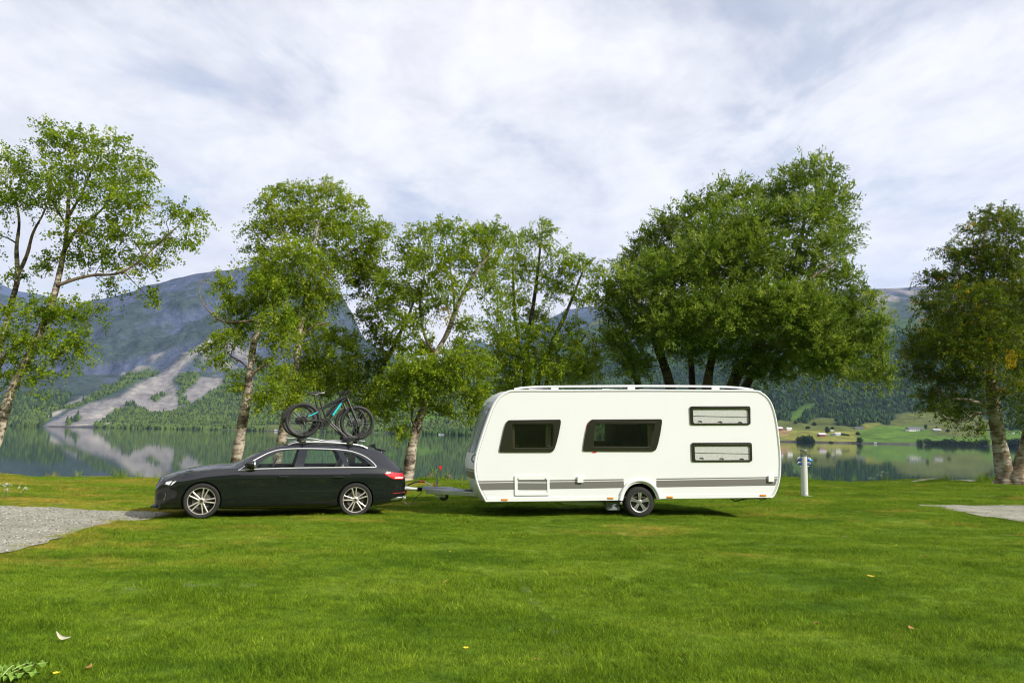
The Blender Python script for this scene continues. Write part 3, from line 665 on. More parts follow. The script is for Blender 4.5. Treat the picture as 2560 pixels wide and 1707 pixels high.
# rear and front screens open the cabin too
cut.append(MB().add([(.82, .42, .98), (.82, 1.42, .98), (1.20, 1.38, 1.36), (1.20, .46, 1.36), (1.15, .42, .90), (1.15, 1.42, .90), (1.5, 1.38, 1.29), (1.5, .46, 1.29)],
                     [(0, 1, 2, 3), (4, 7, 6, 5), (0, 4, 5, 1), (1, 5, 6, 2), (2, 6, 7, 3), (3, 7, 4, 0)]).build('cut'))
for wx in (0.0, 2.82):
    for yy in ((-.3, .26), (2 * HW - .26, 2 * HW + .3)):
        cut.append(MB().lathe([(0.0, yy[0]), (.352, yy[0]), (.352, yy[1]), (0.0, yy[1])], (wx, 0, .325), 'Y', 48).build('cut'))
boolean(body, cut)
body.data.materials.clear(); body.data.materials.append(M_PAINT)
body.data.polygons.foreach_set('use_smooth', [True] * len(body.data.polygons)); body.data.set_sharp_from_angle(angle=rad(30))
for wx in (0.0, 2.82):               # black liners and lips of the arches
    for s in (0, 1):
        y0, y1 = (.03, .25) if s == 0 else (2 * HW - .03, 2 * HW - .25)
        MB().lathe([(.349, y0), (.352, y1), (.05, y1)], (wx, 0, .325), 'Y', 40, a0=rad(-25), a1=rad(205)).build('arch_liner', M_BLACK, car, True)
def pick(parent, i): return parent[i] if isinstance(parent, tuple) else parent
def patch(poly, off, name, m, parent, skirt=.008, nx=10, nz=8):     # a panel on each side of the body; returns (near, far)
    P = np.array(poly); z0, z1 = P[:, 1].min() + 1e-4, P[:, 1].max() - 1e-4; res = []
    for si, side in enumerate((-1, 1)):
        rows = []; b = MB()
        for k in range(nz + 1):
            z = z0 + (z1 - z0) * k / nz; xi = []
            for i in range(len(P)):
                (xa, za), (xb, zb_) = P[i], P[(i + 1) % len(P)]
                if (za - z) * (zb_ - z) <= 0 and abs(zb_ - za) > 1e-9: xi.append(xa + (xb - xa) * (z - za) / (zb_ - za))
            a, c = min(xi), max(xi); rows.append([(x, HW + side * (side_y(x, z) + off), z) for x in np.linspace(a, c, nx + 1)])
        v = [p for r_ in rows for p in r_]; n = nx + 1
        f = [(i * n + j, i * n + j + 1, (i + 1) * n + j + 1, (i + 1) * n + j) for i in range(nz) for j in range(nx)]
        ring = list(range(n)) + [i * n + nx for i in range(1, nz + 1)] + [nz * n + j for j in range(nx - 1, -1, -1)] + [i * n for i in range(nz - 1, 0, -1)]
        if skirt:
            bs = len(v); v += [(v[i][0], v[i][1] - side * skirt, v[i][2]) for i in ring]
            f += [(ring[i], ring[(i + 1) % len(ring)], bs + (i + 1) % len(ring), bs + i) for i in range(len(ring))]
        res.append(b.add(v, f).build(name, m, pick(parent, si), True))
    return tuple(res)
def strip(pts, off, r, name, m, parent):     # bead following each body side
    return tuple(MB().tube([(x, HW + s * (side_y(x, z) + off), z) for x, z in pts], r, 8).build(name, m, pick(parent, i), True) for i, s in enumerate((-1, 1)))
# doors: panels set 4 mm proud so the shut lines are real steps
fd = [(.605, .265), (.60, .50), (.615, .70), (.66, .905), (1.70, .925), (1.695, .60), (1.69, .275)]
rd = [(1.702, .275), (1.706, .60), (1.712, .925), (2.74, .93), (2.70, .80), (2.62, .68), (2.51, .56), (2.44, .45), (2.405, .30)]
for nm, poly, hx in (('door', fd, 1.44), ('door', rd, 2.46)):
    d = patch(poly, .006, nm, M_PAINT, car, nx=14, nz=12)
    for i, s in enumerate((-1, 1)):
        hb = MB(); y = HW + s * (side_y(hx, .765) + .03)
        hb.tube([(hx - .11, y - s * .03, .765), (hx - .085, y, .768), (hx, y + s * .006, .77), (hx + .085, y, .768), (hx + .11, y - s * .03, .765)], [.012, .014, .015, .014, .012], 8)
        hb.build('handle', M_PAINT, d[i], True)
# glass, pillars, bright window line
for g in GW: patch(g, -.012, 'side_window', M_GLASS, car, skirt=0, nx=8, nz=8)
fsail = C1([(785, 316), (900, 300), (930, 258), (870, 268), (820, 290)], .12)
patch(fsail, .003, 'quarter_trim', M_BLACK, car)
low = C1([(762, 319), (860, 312), (1000, 306), (1300, 299), (1600, 296), (1800, 295), (1905, 295)], .06)
topl = C1([(762, 319), (850, 262), (920, 222), (1000, 182), (1080, 155), (1160, 144), (1300, 139), (1500, 142), (1640, 151), (1730, 167), (1810, 197), (1870, 236), (1912, 283), (1905, 295)], .12)
M_TRIM = mat('bright_trim', (.80, .80, .82), .28, .6)
strip(spline(low, 3), .006, .011, 'window_trim', M_TRIM, car)
strip(spline(topl, 4), .006, .012, 'window_trim', M_TRIM, car)
ws = MB()                             # windscreen and rear screen: laid just over the openings
def screen(xa, xb, ya, yb, n, name):
    b = MB(); v = []; m_ = 10
    for i in range(n + 1):
        x = xa + (xb - xa) * i / n; wd = ya + (yb - ya) * i / n
        for j in range(m_ + 1):
            q = -1 + 2 * j / m_; v.append((x, HW + q * wd, z_top(x) + .004 - (z_top(x) - z_edge(x)) * (1 - math.sqrt(max(0, 1 - (abs(q) * wd / w_edge(x)) ** 2)))))
    b.add(v, [(i * (m_ + 1) + j, i * (m_ + 1) + j + 1, (i + 1) * (m_ + 1) + j + 1, (i + 1) * (m_ + 1) + j) for i in range(n) for j in range(m_)])
    return b.build(name, M_DGLASS, car, True)
screen(.68, 1.36, .60, .54, 8, 'windscreen'); screen(3.43, 3.72, .52, .56, 6, 'rear_window')
MB().tube([(.60, .35, .995), (.66, .70, 1.05), (.72, 1.15, 1.085)], .009, 6).build('wiper', M_BLACK, car)
MB().tube([(3.56, HW, 1.13), (3.68, HW, 1.03), (3.755, HW, .965)], .010, 6).build('wiper', M_BLACK, car)
# spoiler
MB().add([(3.22, .42, 1.345), (3.22, 1.42, 1.345), (3.46, .44, 1.285), (3.46, 1.40, 1.285), (3.22, .42, 1.30), (3.22, 1.42, 1.30), (3.44, .44, 1.255), (3.44, 1.40, 1.255)],
         [(0, 1, 3, 2), (4, 6, 7, 5), (0, 2, 6, 4), (1, 5, 7, 3), (2, 3, 7, 6), (0, 4, 5, 1)]).build('spoiler', M_PAINT, car, bevel=.01)
# roof rails
for s in (-1, 1):
    pts = []
    for x in np.linspace(1.50, 3.05, 22):
        t = (x - 1.50) / 1.55; lift = .035 * min(1, min(t, 1 - t) / .07)
        pts.append((x, HW + s * (w_edge(x) - .02), z_edge(x) + .022 + lift))
    MB().tube(pts, .0165, 8).build('roof_rail', M_ALU, car, True)
MB().add([(3.13, HW - .012, 1.36), (3.13, HW + .012, 1.36), (3.30, HW - .012, 1.325), (3.30, HW + .012, 1.325), (3.27, HW - .005, 1.41), (3.27, HW + .005, 1.41)],
         [(0, 1, 3, 2), (0, 2, 4), (1, 5, 3), (0, 4, 5, 1), (2, 3, 5, 4)]).build('antenna', M_PAINT, car)
# mirrors
for s in (-1, 1):
    y = HW + s * .99; bm = bmesh.new(); bmesh.ops.create_icosphere(bm, subdivisions=3, radius=1)
    for v in bm.verts:
        x_, y_, z_ = v.co; x_ = min(x_, .62); v.co = (.83 + x_ * .115, y + y_ * .10, 1.0 + (abs(z_) ** .8) * math.copysign(.082, z_) - .01 * x_)
    me = bpy.data.meshes.new('mirror'); bm.to_mesh(me); bm.free(); mo = link('mirror', me, M_PAINT, car, True)
    MB().lathe([(.079, 0), (.085, -.006), (.081, .012)], (0, 0, 0), 'X', 24).build('mirror_rim', M_ALU, mo, True).matrix_local = Matrix.Translation((.898, y, 1.0)) @ Matrix.Diagonal((1, 1.12, .92, 1))
    MB().lathe([(0, 0), (.078, 0)], (0, 0, 0), 'X', 24).build('mirror_glass', M_CHROME, mo).matrix_local = Matrix.Translation((.901, y, 1.0)) @ Matrix.Diagonal((1, 1.12, .92, 1))
    MB().box((.80, min(y, HW + s * .86), .915), (.90, max(y, HW + s * .86), .945)).build('mirror_arm', M_BLACK, mo, bevel=.008)
# lamps
hl = patch(C1([(112, 452), (150, 404), (252, 400), (222, 425), (190, 452)], .12), .006, 'headlight', M_DARKMETAL, car, nx=8, nz=5)
patch(C1([(135, 440), (160, 412), (205, 408), (178, 444)], .10), .010, 'lens', M_WLENS, hl, nx=5, nz=4)
patch(C1([(190, 448), (215, 410), (243, 406), (216, 432)], .10), .010, 'lens', M_WLENS, hl, nx=5, nz=4)
tl = patch([(3.36, .835), (3.50, .862), (3.80, .845), (3.805, .76), (3.77, .715), (3.58, .715), (3.47, .765)], .006, 'taillight', M_RED, car, nx=9, nz=6)
patch([(3.585, .735), (3.60, .757), (3.77, .757), (3.765, .735)], .011, 'lens', M_WLENS, tl, nx=6, nz=2)
patch([(3.56, .425), (3.58, .448), (3.82, .46), (3.825, .432)], .006, 'reflector', M_RED, car, nx=6, nz=2)
patch([(3.52, .30), (3.56, .335), (3.80, .375), (3.82, .33), (3.70, .30)], .005, 'rear_diffuser', M_ALU, car, nx=6, nz=3)
MB().tube([(3.70, .33, .315), (3.87, .30, .32)], .042, 12).build('exhaust', M_CHROME, car, True)
grl = MB().box((-.85, HW - .42, .34), (-.79, HW + .42, .60)).build('grille', M_BLACK, car, bevel=.02)
for k in range(9): MB().box((-.862 + .006 * k, HW - .38 + .01 * k, .36 + .027 * k), (-.84 + .006 * k, HW + .38 - .01 * k, .37 + .027 * k)).build('grille_slat', M_CHROME, grl)
patch([(-.78, .33), (-.80, .45), (-.74, .46), (-.64, .45), (-.66, .34)], .006, 'air_intake', M_BLACK, car, nx=5, nz=4)
strip([(-.655, .335), (-.63, .40), (-.625, .465)], .008, .006, 'intake_trim', M_CHROME, car)
MB().prism([(-.885, .205), (-.62, .165), (-.50, .165), (-.52, .19), (-.62, .195), (-.875, .225)], HW - .72, HW + .72).build('front_splitter', M_PAINT, car)
patch([(.40, .215), (.41, .255), (2.40, .265), (2.40, .225)], .022, 'side_skirt', M_PAINT, car, nx=14, nz=2, skirt=.03)
MB().box((-.4, .45, .17), (3.3, 1.39, .30)).build('underbody', M_BLACK, car)
# wheels: twin-spoke alloys
def car_wheel(x, y, s):
    w = empty('wheel', (x, y, .322)); w.parent = car
    if s > 0: w.rotation_euler = (0, 0, math.pi)
    w.rotation_euler.y = rad(17 if x < 1 else -9) * (1 if s < 0 else -1)
    MB().lathe([(.245, .0), (.262, -.012), (.30, -.012), (.318, .004), (.326, .03), (.327, .115), (.326, .20), (.318, .226), (.30, .24), (.245, .235), (.24, .12)], (0, 0, 0), 'Y', 56, True).build('tyre', M_RUBBER, w, True)
    rim = MB().lathe([(.246, .225), (.238, .10), (.232, .02), (.236, -.004), (.247, -.006), (.252, .006), (.247, .02)], (0, 0, 0), 'Y', 48).build('rim', M_ALLOY, w, True)
    MB().lathe([(0, .13), (.236, .13)], (0, 0, 0), 'Y', 32).build('barrel', M_BLACK, rim)
    MB().lathe([(.05, .07), (.165, .07), (.165, .09), (.05, .09)], (0, 0, 0), 'Y', 32).build('brake_disc', M_DISC, w, True)
    MB().box((.08, .055, -.06), (.155, .10, .06)).build('brake_caliper', M_DARKMETAL, w, bevel=.01)
    hub = MB().lathe([(0, -.004), (.030, -.003), (.034, .004), (.062, .012), (.066, .05)], (0, 0, 0), 'Y', 24).build('hub', M_ALLOY, w, True)
    MB().lathe([(0, -.007), (.026, -.006), (.028, .0)], (0, 0, 0), 'Y', 20).build('cap', M_DARKMETAL, hub, True)
    for k in range(5):
        a = math.pi / 2 + k * 2 * math.pi / 5; ca, sa = math.cos(a), math.sin(a)
        for q in (-1, 1):
            def pt(r_, t_, y_): return (ca * r_ - sa * t_, y_, sa * r_ + ca * t_)
            v = []
            for r_, t_, h, yf in ((.045, q * .014, .013, .010), (.12, q * .026, .011, .004), (.19, q * .036, .012, .0), (.240, q * .046, .014, .0)):
                v += [pt(r_, t_ - h, yf + .004), pt(r_, t_ - h * .55, yf), pt(r_, t_ + h * .55, yf), pt(r_, t_ + h, yf + .004), pt(r_, t_ + h * .8, yf + .035), pt(r_, t_ - h * .8, yf + .035)]
            f = [(i * 6 + j, i * 6 + (j + 1) % 6, (i + 1) * 6 + (j + 1) % 6, (i + 1) * 6 + j) for i in range(3) for j in range(6)]
            MB().add(v, f).build('spoke', M_ALLOY, w, True)
for x in (0.0, 2.82):
    car_wheel(x, .015, -1); car_wheel(x, 2 * HW - .015, 1)
# cabin
def seat(x, y, sc=1.0):
    st = MB().box((x, y - .25, .42), (x + .48, y + .25, .60)).build('seat', M_SEAT, car, bevel=.06, seg=3)
    MB().add([(x + .40, y - .24, .58), (x + .40, y + .24, .58), (x + .60, y - .20, 1.10), (x + .60, y + .20, 1.10), (x + .52, y - .24, .56), (x + .52, y + .24, .56), (x + .69, y - .20, 1.08), (x + .69, y + .20, 1.08)],
             [(0, 1, 3, 2), (4, 6, 7, 5), (0, 2, 6, 4), (1, 5, 7, 3), (2, 3, 7, 6), (0, 4, 5, 1)]).build('backrest', M_SEAT, st, bevel=.04, seg=3)
    MB().box((x + .60, y - .12, 1.12), (x + .69, y + .12, 1.28)).build('headrest', M_SEAT, st, bevel=.04, seg=3)
for x in (1.15, 2.0):
    for y in (.54, 1.30): seat(x, y)
MB().box((.98, .30, .60), (1.16, 1.54, .93)).build('dashboard', M_BLACK, car, bevel=.05)
MB().lathe([(.185 + .013 * math.cos(a), .013 * math.sin(a)) for a in np.linspace(0, 6.283, 9)[:-1]], (0, 0, 0), 'X', 24, True).build('steering_wheel', M_BLACK, car, True).matrix_local = Matrix.Translation((1.22, .54, .92)) @ Matrix.Rotation(rad(24), 4, 'Y')
# tow bar
MB().tube([(3.70, HW, .33), (3.92, HW, .34), (3.975, HW, .37), (3.98, HW, .425)], [.03, .028, .022, .02], 10).build('tow_bar', M_BLACK, car, True)
BALL = CF.world(3.98, HW, .445)
MB().lathe([(0, .026), (.014, .022), (.024, .009), (.024, -.009), (.014, -.03)], (3.98, HW, .445), 'Z', 16).build('tow_ball', M_CHROME, car, True)
# ---------------------------------------------------------------- caravan
VF = Frame((2.70, 15.63), 6.6); VW = 2.30
van = empty('caravan', VF.O, VF.a)
tag(van, 'white caravan with grey side stripe and dark windows on the lawn', 'caravan')
M_WHITE = mat('white_gelcoat', (.735, .745, .755), .32, 0, .45, coat=.3, noise=.012, nscale=1.5)
M_WPLAST = mat('white_plastic', (.74, .75, .76), .4)
M_GREY = mat('grey_vinyl_stripe', (.155, .152, .138), .4)
M_SEAL = mat('grey_seal', (.34, .34, .34), .6)
M_WFRAME = mat('window_rim', (.016, .0145, .010), .25, 0, .5, coat=.6)
M_SMOKE = glass_mat('smoked_acrylic', (.42, .43, .34), .05)
M_ORANGE = mat('amber_lens', (.80, .24, .02), .2, 0, .5, coat=.8)
M_GALV = mat('galvanised_steel', (.46, .47, .48), .42, .8, noise=.12, nscale=14)
M_WOOD = mat('dark_furniture', (.055, .035, .022), .5, noise=.2, nscale=5)
M_BLIND = mat('silver_blind', (.62, .62, .60), .55, .0, noise=.10, nscale=22)
M_CURTAIN = mat('cream_curtain', (.62, .58, .50), .9)
M_GREYPL = mat('grey_plastic', (.16, .17, .18), .5)
M_STICK = mat('red_sticker', (.62, .015, .03), .4)
def V3(pts, y=0.0): return [VF.trace(1140 + x / 2.8, 940 + y_ / 2.8, y) for x, y_ in pts]
def V7(pts, y=0.0): return [VF.trace(1230 + x / 5.227, 1030 + y_ / 5.227, y) for x, y_ in pts]
def V4(pts, y=0.0): return [VF.trace(980 + x / 7.35, 1140 + y_ / 7.35, y) for x, y_ in pts]
side = V3([(212, 878), (170, 800), (142, 720), (132, 645), (140, 570), (165, 480), (195, 385), (228, 290), (262, 205), (300, 150), (350, 116), (410, 103), (700, 102), (1300, 100), (1800, 102), (2080, 104), (2140, 120), (2190, 165), (2222, 235), (2245, 340), (2262, 480), (2270, 600), (2266, 700), (2250, 775), (2226, 832), (2206, 850)], 0)
side = [tuple(p) for p in spline(side, 4)]
zs = np.array(side); xmin, xmax = zs[:, 0].min(), zs[:, 0].max()
def bulge(y): return 1 - ((y - VW / 2) / (VW / 2)) ** 2
def van_shell(poly, y0, y1, b, ny=12):
    ys = np.linspace(y0, y1, ny + 1); m = MB(); n = len(poly); v = []
    for y in ys:
        for x, z in poly:
            dx = -b * bulge(y) * max(0, min(1, (-2.2 - x) / .8)) if x < -2.2 else (b * .5 * bulge(y) * max(0, min(1, (x - 2.5) / .4)) if x > 2.5 else 0)
            v.append((x + dx, y, z + (.03 * bulge(y) if z > 2.2 else 0)))
    f = [(i * n + j, i * n + (j + 1) % n, (i + 1) * n + (j + 1) % n, (i + 1) * n + j) for i in range(ny) for j in range(n)]
    f += [tuple(range(n)), tuple(range(ny * n, (ny + 1) * n))[::-1]]
    return m.add(v, f)
vb = van_shell(side, 0, VW, .13).build('body', M_WHITE, van)
cx_, cz_ = (xmin + xmax) / 2, 1.45
inn = [(cx_ + (x - cx_) * .975, cz_ + (z - cz_) * .955) for x, z in side]
cut = [MB().prism(inn, .035, VW - .035).build('cut')]
W1 = V7([(92, 522), (104, 455), (132, 325), (160, 200), (182, 138), (212, 104), (898, 95), (898, 145), (872, 285), (842, 405), (815, 485), (788, 518), (755, 522)])
W2 = V7([(1185, 508), (1195, 420), (1220, 270), (1245, 170), (1272, 115), (1302, 95), (2218, 90), (2218, 145), (2196, 285), (2166, 422), (2140, 492), (2108, 510)])
I1 = V7([(262, 158), (800, 158), (792, 462), (278, 466)]); I2 = V7([(1345, 155), (2128, 155), (2064, 452), (1325, 448)])
B1 = V3([(1634, 211), (2058, 210), (2060, 340), (1640, 341)]); B2 = V3([(1645, 465), (2068, 464), (2072, 597), (1650, 599)])
BI1 = V3([(1656, 230), (2044, 229), (2046, 328), (1660, 329)]); BI2 = V3([(1668, 486), (2055, 485), (2058, 585), (1672, 587)])
for p in (I1, I2, BI1, BI2): cut.append(MB().prism(rounded(p, .04), -.3, .2).build('cut'))
fwp = V7([(1290, 150), (1612, 150), (1606, 372), (1290, 376)], VW)      # window in the far wall, opposite the middle window
cut.append(MB().prism(rounded(fwp, .05), VW - .3, VW + .4).build('cut'))
wc = VF.trace(1140 + 1285 / 2.8, 940 + 875 / 2.8, .05)      # wheel centre
WR = .328; wc = (wc[0], WR - .01)
for ya, yb in ((-.2, .30), (VW - .30, VW + .2)):
    cut.append(MB().lathe([(0, ya), (.40, ya), (.40, yb), (0, yb)], (wc[0], 0, wc[1] + .02), 'Y', 40).build('cut'))
boolean(vb, cut); vb.data.materials.clear(); vb.data.materials.append(M_WHITE)
vb.data.polygons.foreach_set('use_smooth', [True] * len(vb.data.polygons)); vb.data.set_sharp_from_angle(angle=rad(32))
# edge rail along the outline of both side walls, with its grey seal
for y, s in ((0, -1), (VW, 1)):
    MB().tube([(x, y - s * .005, z) for x, z in side], .021, 8).build('edge_rail', M_WHITE, van, True)
    ins = [(cx_ + (x - cx_) * .990, cz_ + (z - cz_) * .976) for x, z in side]
    MB().tube([(x, y - s * .001, z) for x, z in ins], .0045, 6).build('seal', M_SEAL, van, True)
def sheet(poly, y0, y1, name, m, parent=van, bevel=0.0): return MB().prism(poly, min(y0, y1), max(y0, y1)).build(name, m, parent, bevel=bevel)
# stripes: vinyl laid on the wall, interrupted by the wheel arch
def stripe(name, tl_, tr_, bl, br):
    for half in (0, 1):
        x0, x1 = (0, .475) if half == 0 else (.585, 1)
        def L_(a, b, t): return (a[0] + (b[0] - a[0]) * t, a[1] + (b[1] - a[1]) * t)
        sheet([L_(bl, br, x0), L_(bl, br, x1), L_(tl_, tr_, x1), L_(tl_, tr_, x0)], -.003, .001, name, M_GREY)
a, b_, c_, d_ = V3([(150, 733), (2250, 704), (150, 742), (2250, 711)]); stripe('stripe', a, b_, c_, d_)
a, b_, c_, d_ = V3([(153, 748), (2248, 717), (172, 797), (2235, 764)]); stripe('stripe', a, b_, c_, d_)
# the stripe goes on round the front
fs = []
for (zt, zb) in ((.93, .905), (.885, .745)):
    b = MB(); v = []
    for j in range(13):
        y = VW * j / 12
        for z in (zb, zt):
            x = np.interp(z, [p[1] for p in side[:20]], [p[0] for p in side[:20]]); v.append((x - .13 * bulge(y) - .004, y, z))
    b.add(v, [(j * 2, j * 2 + 2, j * 2 + 3, j * 2 + 1) for j in range(12)]); b.build('stripe', M_GREY, van, True)
# front window and grab handles
def front_x(z, y): 
    zz_ = [p[1] for p in side[:40]]; return float(np.interp(z, zz_, [p[0] for p in side[:40]])) - .13 * bulge(y)
b = MB(); v = []
for i in range(9):
    z = 1.28 + 1.05 * i / 8
    for j in range(11):
        y = .16 + (VW - .32) * j / 10; v.append((front_x(z, y) - .016, y, z))
b.add(v, [(i * 11 + j, i * 11 + j + 1, (i + 1) * 11 + j + 1, (i + 1) * 11 + j) for i in range(8) for j in range(10)])
b.build('front_window', mat('pale_acrylic', (.42, .47, .52), .06, 0, .6, coat=1), van, True)
for y in (.07, VW - .07):
    MB().tube([(front_x(1.08, y) - .01, y, 1.08), (front_x(1.12, y) - .06, y, 1.13), (front_x(1.2, y) - .06, y, 1.20), (front_x(1.25, y) - .01, y, 1.25)], .016, 8).build('grab_handle', M_GREYPL, van, True)
# side windows
def window(outer, inner_, name, pane, latches=(), blind=None):
    w = sheet(rounded(outer, .05), -.028, .0, name, M_WFRAME, van, .010)
    hole = MB().prism(rounded(inner_, .04), -.2, .2).build('cut'); 
    w.modifiers.clear(); boolean(w, [hole]); w.data.materials.clear(); w.data.materials.append(M_WFRAME)
    bv = w.modifiers.new('bevel', 'BEVEL'); bv.width = .009; bv.segments = 3; bv.limit_method = 'ANGLE'; bv.angle_limit = rad(50)
    P = np.array(inner_); c = P.mean(0); gl = [tuple(c + (p - c) * 1.03) for p in P]
    MB().add([(x, -.014, z) for x, z in gl], [tuple(range(len(gl)))]).build('pane', pane, w)
    x0, x1 = P[:, 0].min(), P[:, 0].max(); zt = P[:, 1].max() + .035
    zt = P[:, 1].max() + (.035 if not blind else .018)
    MB().tube([(x0 - .02, -.024, zt), (x1 + .02, -.024, zt)], .008, 8).build('hinge_rail', M_WFRAME, w, True)
    for lx in latches:
        x = x0 + (x1 - x0) * lx; z = P[:, 1].min() + .03
        MB().tube([(x - .05, -.004, z + .012), (x, -.008, z + .02), (x + .035, -.004, z)], .009, 6).build('latch', M_BLACK, w, True)
    if blind:
        MB().box((x0 - .012, .004, P[:, 1].min() - .012), (x1 + .012, .010, P[:, 1].max() + .012)).build('blind', M_BLIND, w)
        zc = P[:, 1].mean() - .01; MB().tube([(x0, -.002, zc), (x1, -.002, zc)], .005, 6).build('blind_rail', M_GREYPL, w)
    return w
window(W1, I1, 'side_window', M_SMOKE, (.12, .9)); window(W2, I2, 'side_window', M_SMOKE, (.5,))
M_CLEAR = glass_mat('clear_acrylic', (.90, .91, .90), .03)
window(B1, BI1, 'bunk_window', M_CLEAR, (.14, .50, .86), True); window(B2, BI2, 'bunk_window', M_CLEAR, (.14, .50, .86), True)
# what shows inside
i1 = np.array(I1); i2 = np.array(I2)
for (p, xs_, wd) in ((i1, i1[:, 0].min() + .01, .07), (i1, i1[:, 0].max() - .13, .11), (i2, i2[:, 0].max() - .12, .12)):
    b = MB(); v = []
    for k in range(13): v += [(xs_ + wd * k / 12, .10 + .012 * math.sin(k * 1.9), p[:, 1].min() - .1), (xs_ + wd * k / 12 - .02, .10 + .012 * math.sin(k * 1.9), p[:, 1].max() + .1)]
    b.add(v, [(2 * k, 2 * k + 2, 2 * k + 3, 2 * k + 1) for k in range(12)]); b.build('curtain', M_CURTAIN, van, True)
MB().box((V7([(1612, 300)], 1.2)[0][0], 1.2, .45), (i2[:, 0].max() + .1, 2.2, 2.3)).build('cupboard', M_WOOD, van)
MB().box((xmin + .25, .2, .45), (i1[:, 0].max() + .3, 2.2, .95)).build('bench', M_WOOD, van)
MB().box((i1[:, 0].max() + .35, .5, .42), (i1[:, 0].max() + .40, 2.2, 2.3)).build('partition', M_WOOD, van)
MB().box((xmin + .3, .05, .40), (xmax - .3, 2.25, .43)).build('floor_panel', M_WOOD, van)
# small fittings on the near wall
def Lbox(p, y0, y1, name, m, bev=.006): 
    P = np.array(p); return MB().box((P[:, 0].min(), y0, P[:, 1].min()), (P[:, 0].max(), y1, P[:, 1].max())).build(name, m, van, bevel=bev, seg=3)
ho = V3([(408, 694), (653, 693), (655, 834), (410, 836)]); hi = V3([(430, 726), (636, 724), (637, 816), (431, 818)])
hatch = sheet(rounded(ho, .03), -.020, .0, 'service_hatch', M_WPLAST, van)
hole = MB().prism(rounded(hi, .015), -.2, .2).build('cut'); boolean(hatch, [hole]); hatch.data.materials.clear(); hatch.data.materials.append(M_WPLAST)
bv = hatch.modifiers.new('bevel', 'BEVEL'); bv.width = .006; bv.segments = 2; bv.limit_method = 'ANGLE'
hp = np.array(hi); zm = hp[:, 1].min(); zM = hp[:, 1].max(); xa, xb = hp[:, 0].min(), hp[:, 0].max()
sheet([(xa, zm), (xb, zm), (xb, zM), (xa, zM)], -.008, -.004, 'door_panel', M_WHITE, hatch)
(sz0,) = V3([(500, 747)]); (sz1,) = V3([(500, 796)])
sheet([(xa, sz1[1]), (xb, sz1[1] + .004), (xb, sz0[1] + .004), (xa, sz0[1])], -.011, -.008, 'stripe', M_GREY, hatch)
sheet([(xa, sz0[1] + .018), (xb, sz0[1] + .022), (xb, zM - .002), (xa, zM - .002)], -.011, -.008, 'stripe', M_GREY, hatch)
for q in V3([(436, 717), (627, 716)]): MB().lathe([(0, -.034), (.012, -.032), (.014, -.018)], (q[0], 0, q[1]), 'Y', 16).build('lock', M_SEAL, hatch, True)
Lbox(V3([(847, 701), (888, 746)]), -.045, 0, 'socket_cover', M_WPLAST, .010)
Lbox(V3([(2181, 695), (2222, 740)]), -.045, 0, 'socket_cover', M_WPLAST, .010)
for p in ([(318, 857), (362, 870)], [(1060, 846), (1101, 858)], [(1475, 839), (1516, 852)], [(2126, 827), (2168, 840)]):
    Lbox(V3(p), -.028, -.004, 'marker_light', M_ORANGE, .008)
# skirt rail along the bottom
bl = V3([(212, 879), (1145, 869)]); br = V3([(1422, 858), (2206, 850)])
for p, q in ((bl[0], bl[1]), (br[0], br[1])):
    MB().add([(p[0], -.012, p[1]), (q[0], -.012, q[1]), (q[0], -.012, q[1] + .085), (p[0], -.012, p[1] + .085), (p[0], .03, p[1]), (q[0], .03, q[1]), (q[0], .03, q[1] + .085), (p[0], .03, p[1] + .085)],
             [(0, 1, 2, 3), (4, 7, 6, 5), (0, 4, 5, 1), (3, 2, 6, 7), (0, 3, 7, 4), (1, 5, 6, 2)]).build('skirt', M_WPLAST, van, bevel=.005)
# wheel arch lip
arc = spline(V3([(1148, 868), (1160, 820), (1185, 775), (1225, 742), (1285, 728), (1345, 742), (1388, 778), (1412, 820), (1424, 858)]), 4)
MB().tube([(x, -.012, z) for x, z in arc], .036, 10).build('wheel_arch', M_WPLAST, van, True)
arc2 = [((x - wc[0]) * .90 + wc[0], (z - wc[1]) * .90 + wc[1]) for x, z in arc]
MB().tube([(x, .004, z) for x, z in arc2], .020, 8).build('wheel_arch', M_WPLAST, van, True)
# wheels
def van_wheel(y, s):
    w = empty('wheel', (wc[0], y, wc[1])); w.parent = van
    if s > 0: w.rotation_euler = (0, 0, math.pi)
    MB().lathe([(.20, .01), (.212, -.008), (.25, -.012), (.295, -.004), (.318, .02), (.327, .05), (.328, .10), (.327, .15), (.316, .185), (.25, .20), (.20, .19), (.195, .1)], (0, 0, 0), 'Y', 56, True).build('tyre', M_RUBBER, w, True)
    rim = MB().lathe([(.20, .18), (.19, .08), (.188, .01), (.194, -.008), (.205, -.012), (.210, .0)], (0, 0, 0), 'Y', 40).build('rim', M_ALU, w, True)
    MB().lathe([(0, .05), (.19, .055)], (0, 0, 0), 'Y', 32).build('barrel', M_BLACK, rim)
    MB().lathe([(0, -.012), (.03, -.010), (.034, -.002), (.055, .004), (.06, .04)], (0, 0, 0), 'Y', 24).build('hub', M_ALU, w, True)
    for k in range(5):
        a = math.pi / 2 + k * 2 * math.pi / 5; ca, sa = math.cos(a), math.sin(a)
        for q in (-1, 1):
            def pt(r_, t_, y_): return (ca * r_ - sa * t_, y_, sa * r_ + ca * t_)
            v = []
            for r_, ta, tb, yf in ((.04, .003, .024, .0), (.12, .004, .030, -.004), (.192, .006, .044, -.004)):
                v += [pt(r_, q * ta, yf), pt(r_, q * tb, yf), pt(r_, q * tb, yf + .03), pt(r_, q * ta, yf + .03)]
            MB().add(v, [(i * 4 + j, i * 4 + (j + 1) % 4, (i + 1) * 4 + (j + 1) % 4, (i + 1) * 4 + j) for i in range(2) for j in range(4)]).build('spoke', M_ALU, w)
van_wheel(.035, -1); van_wheel(VW - .035, 1)
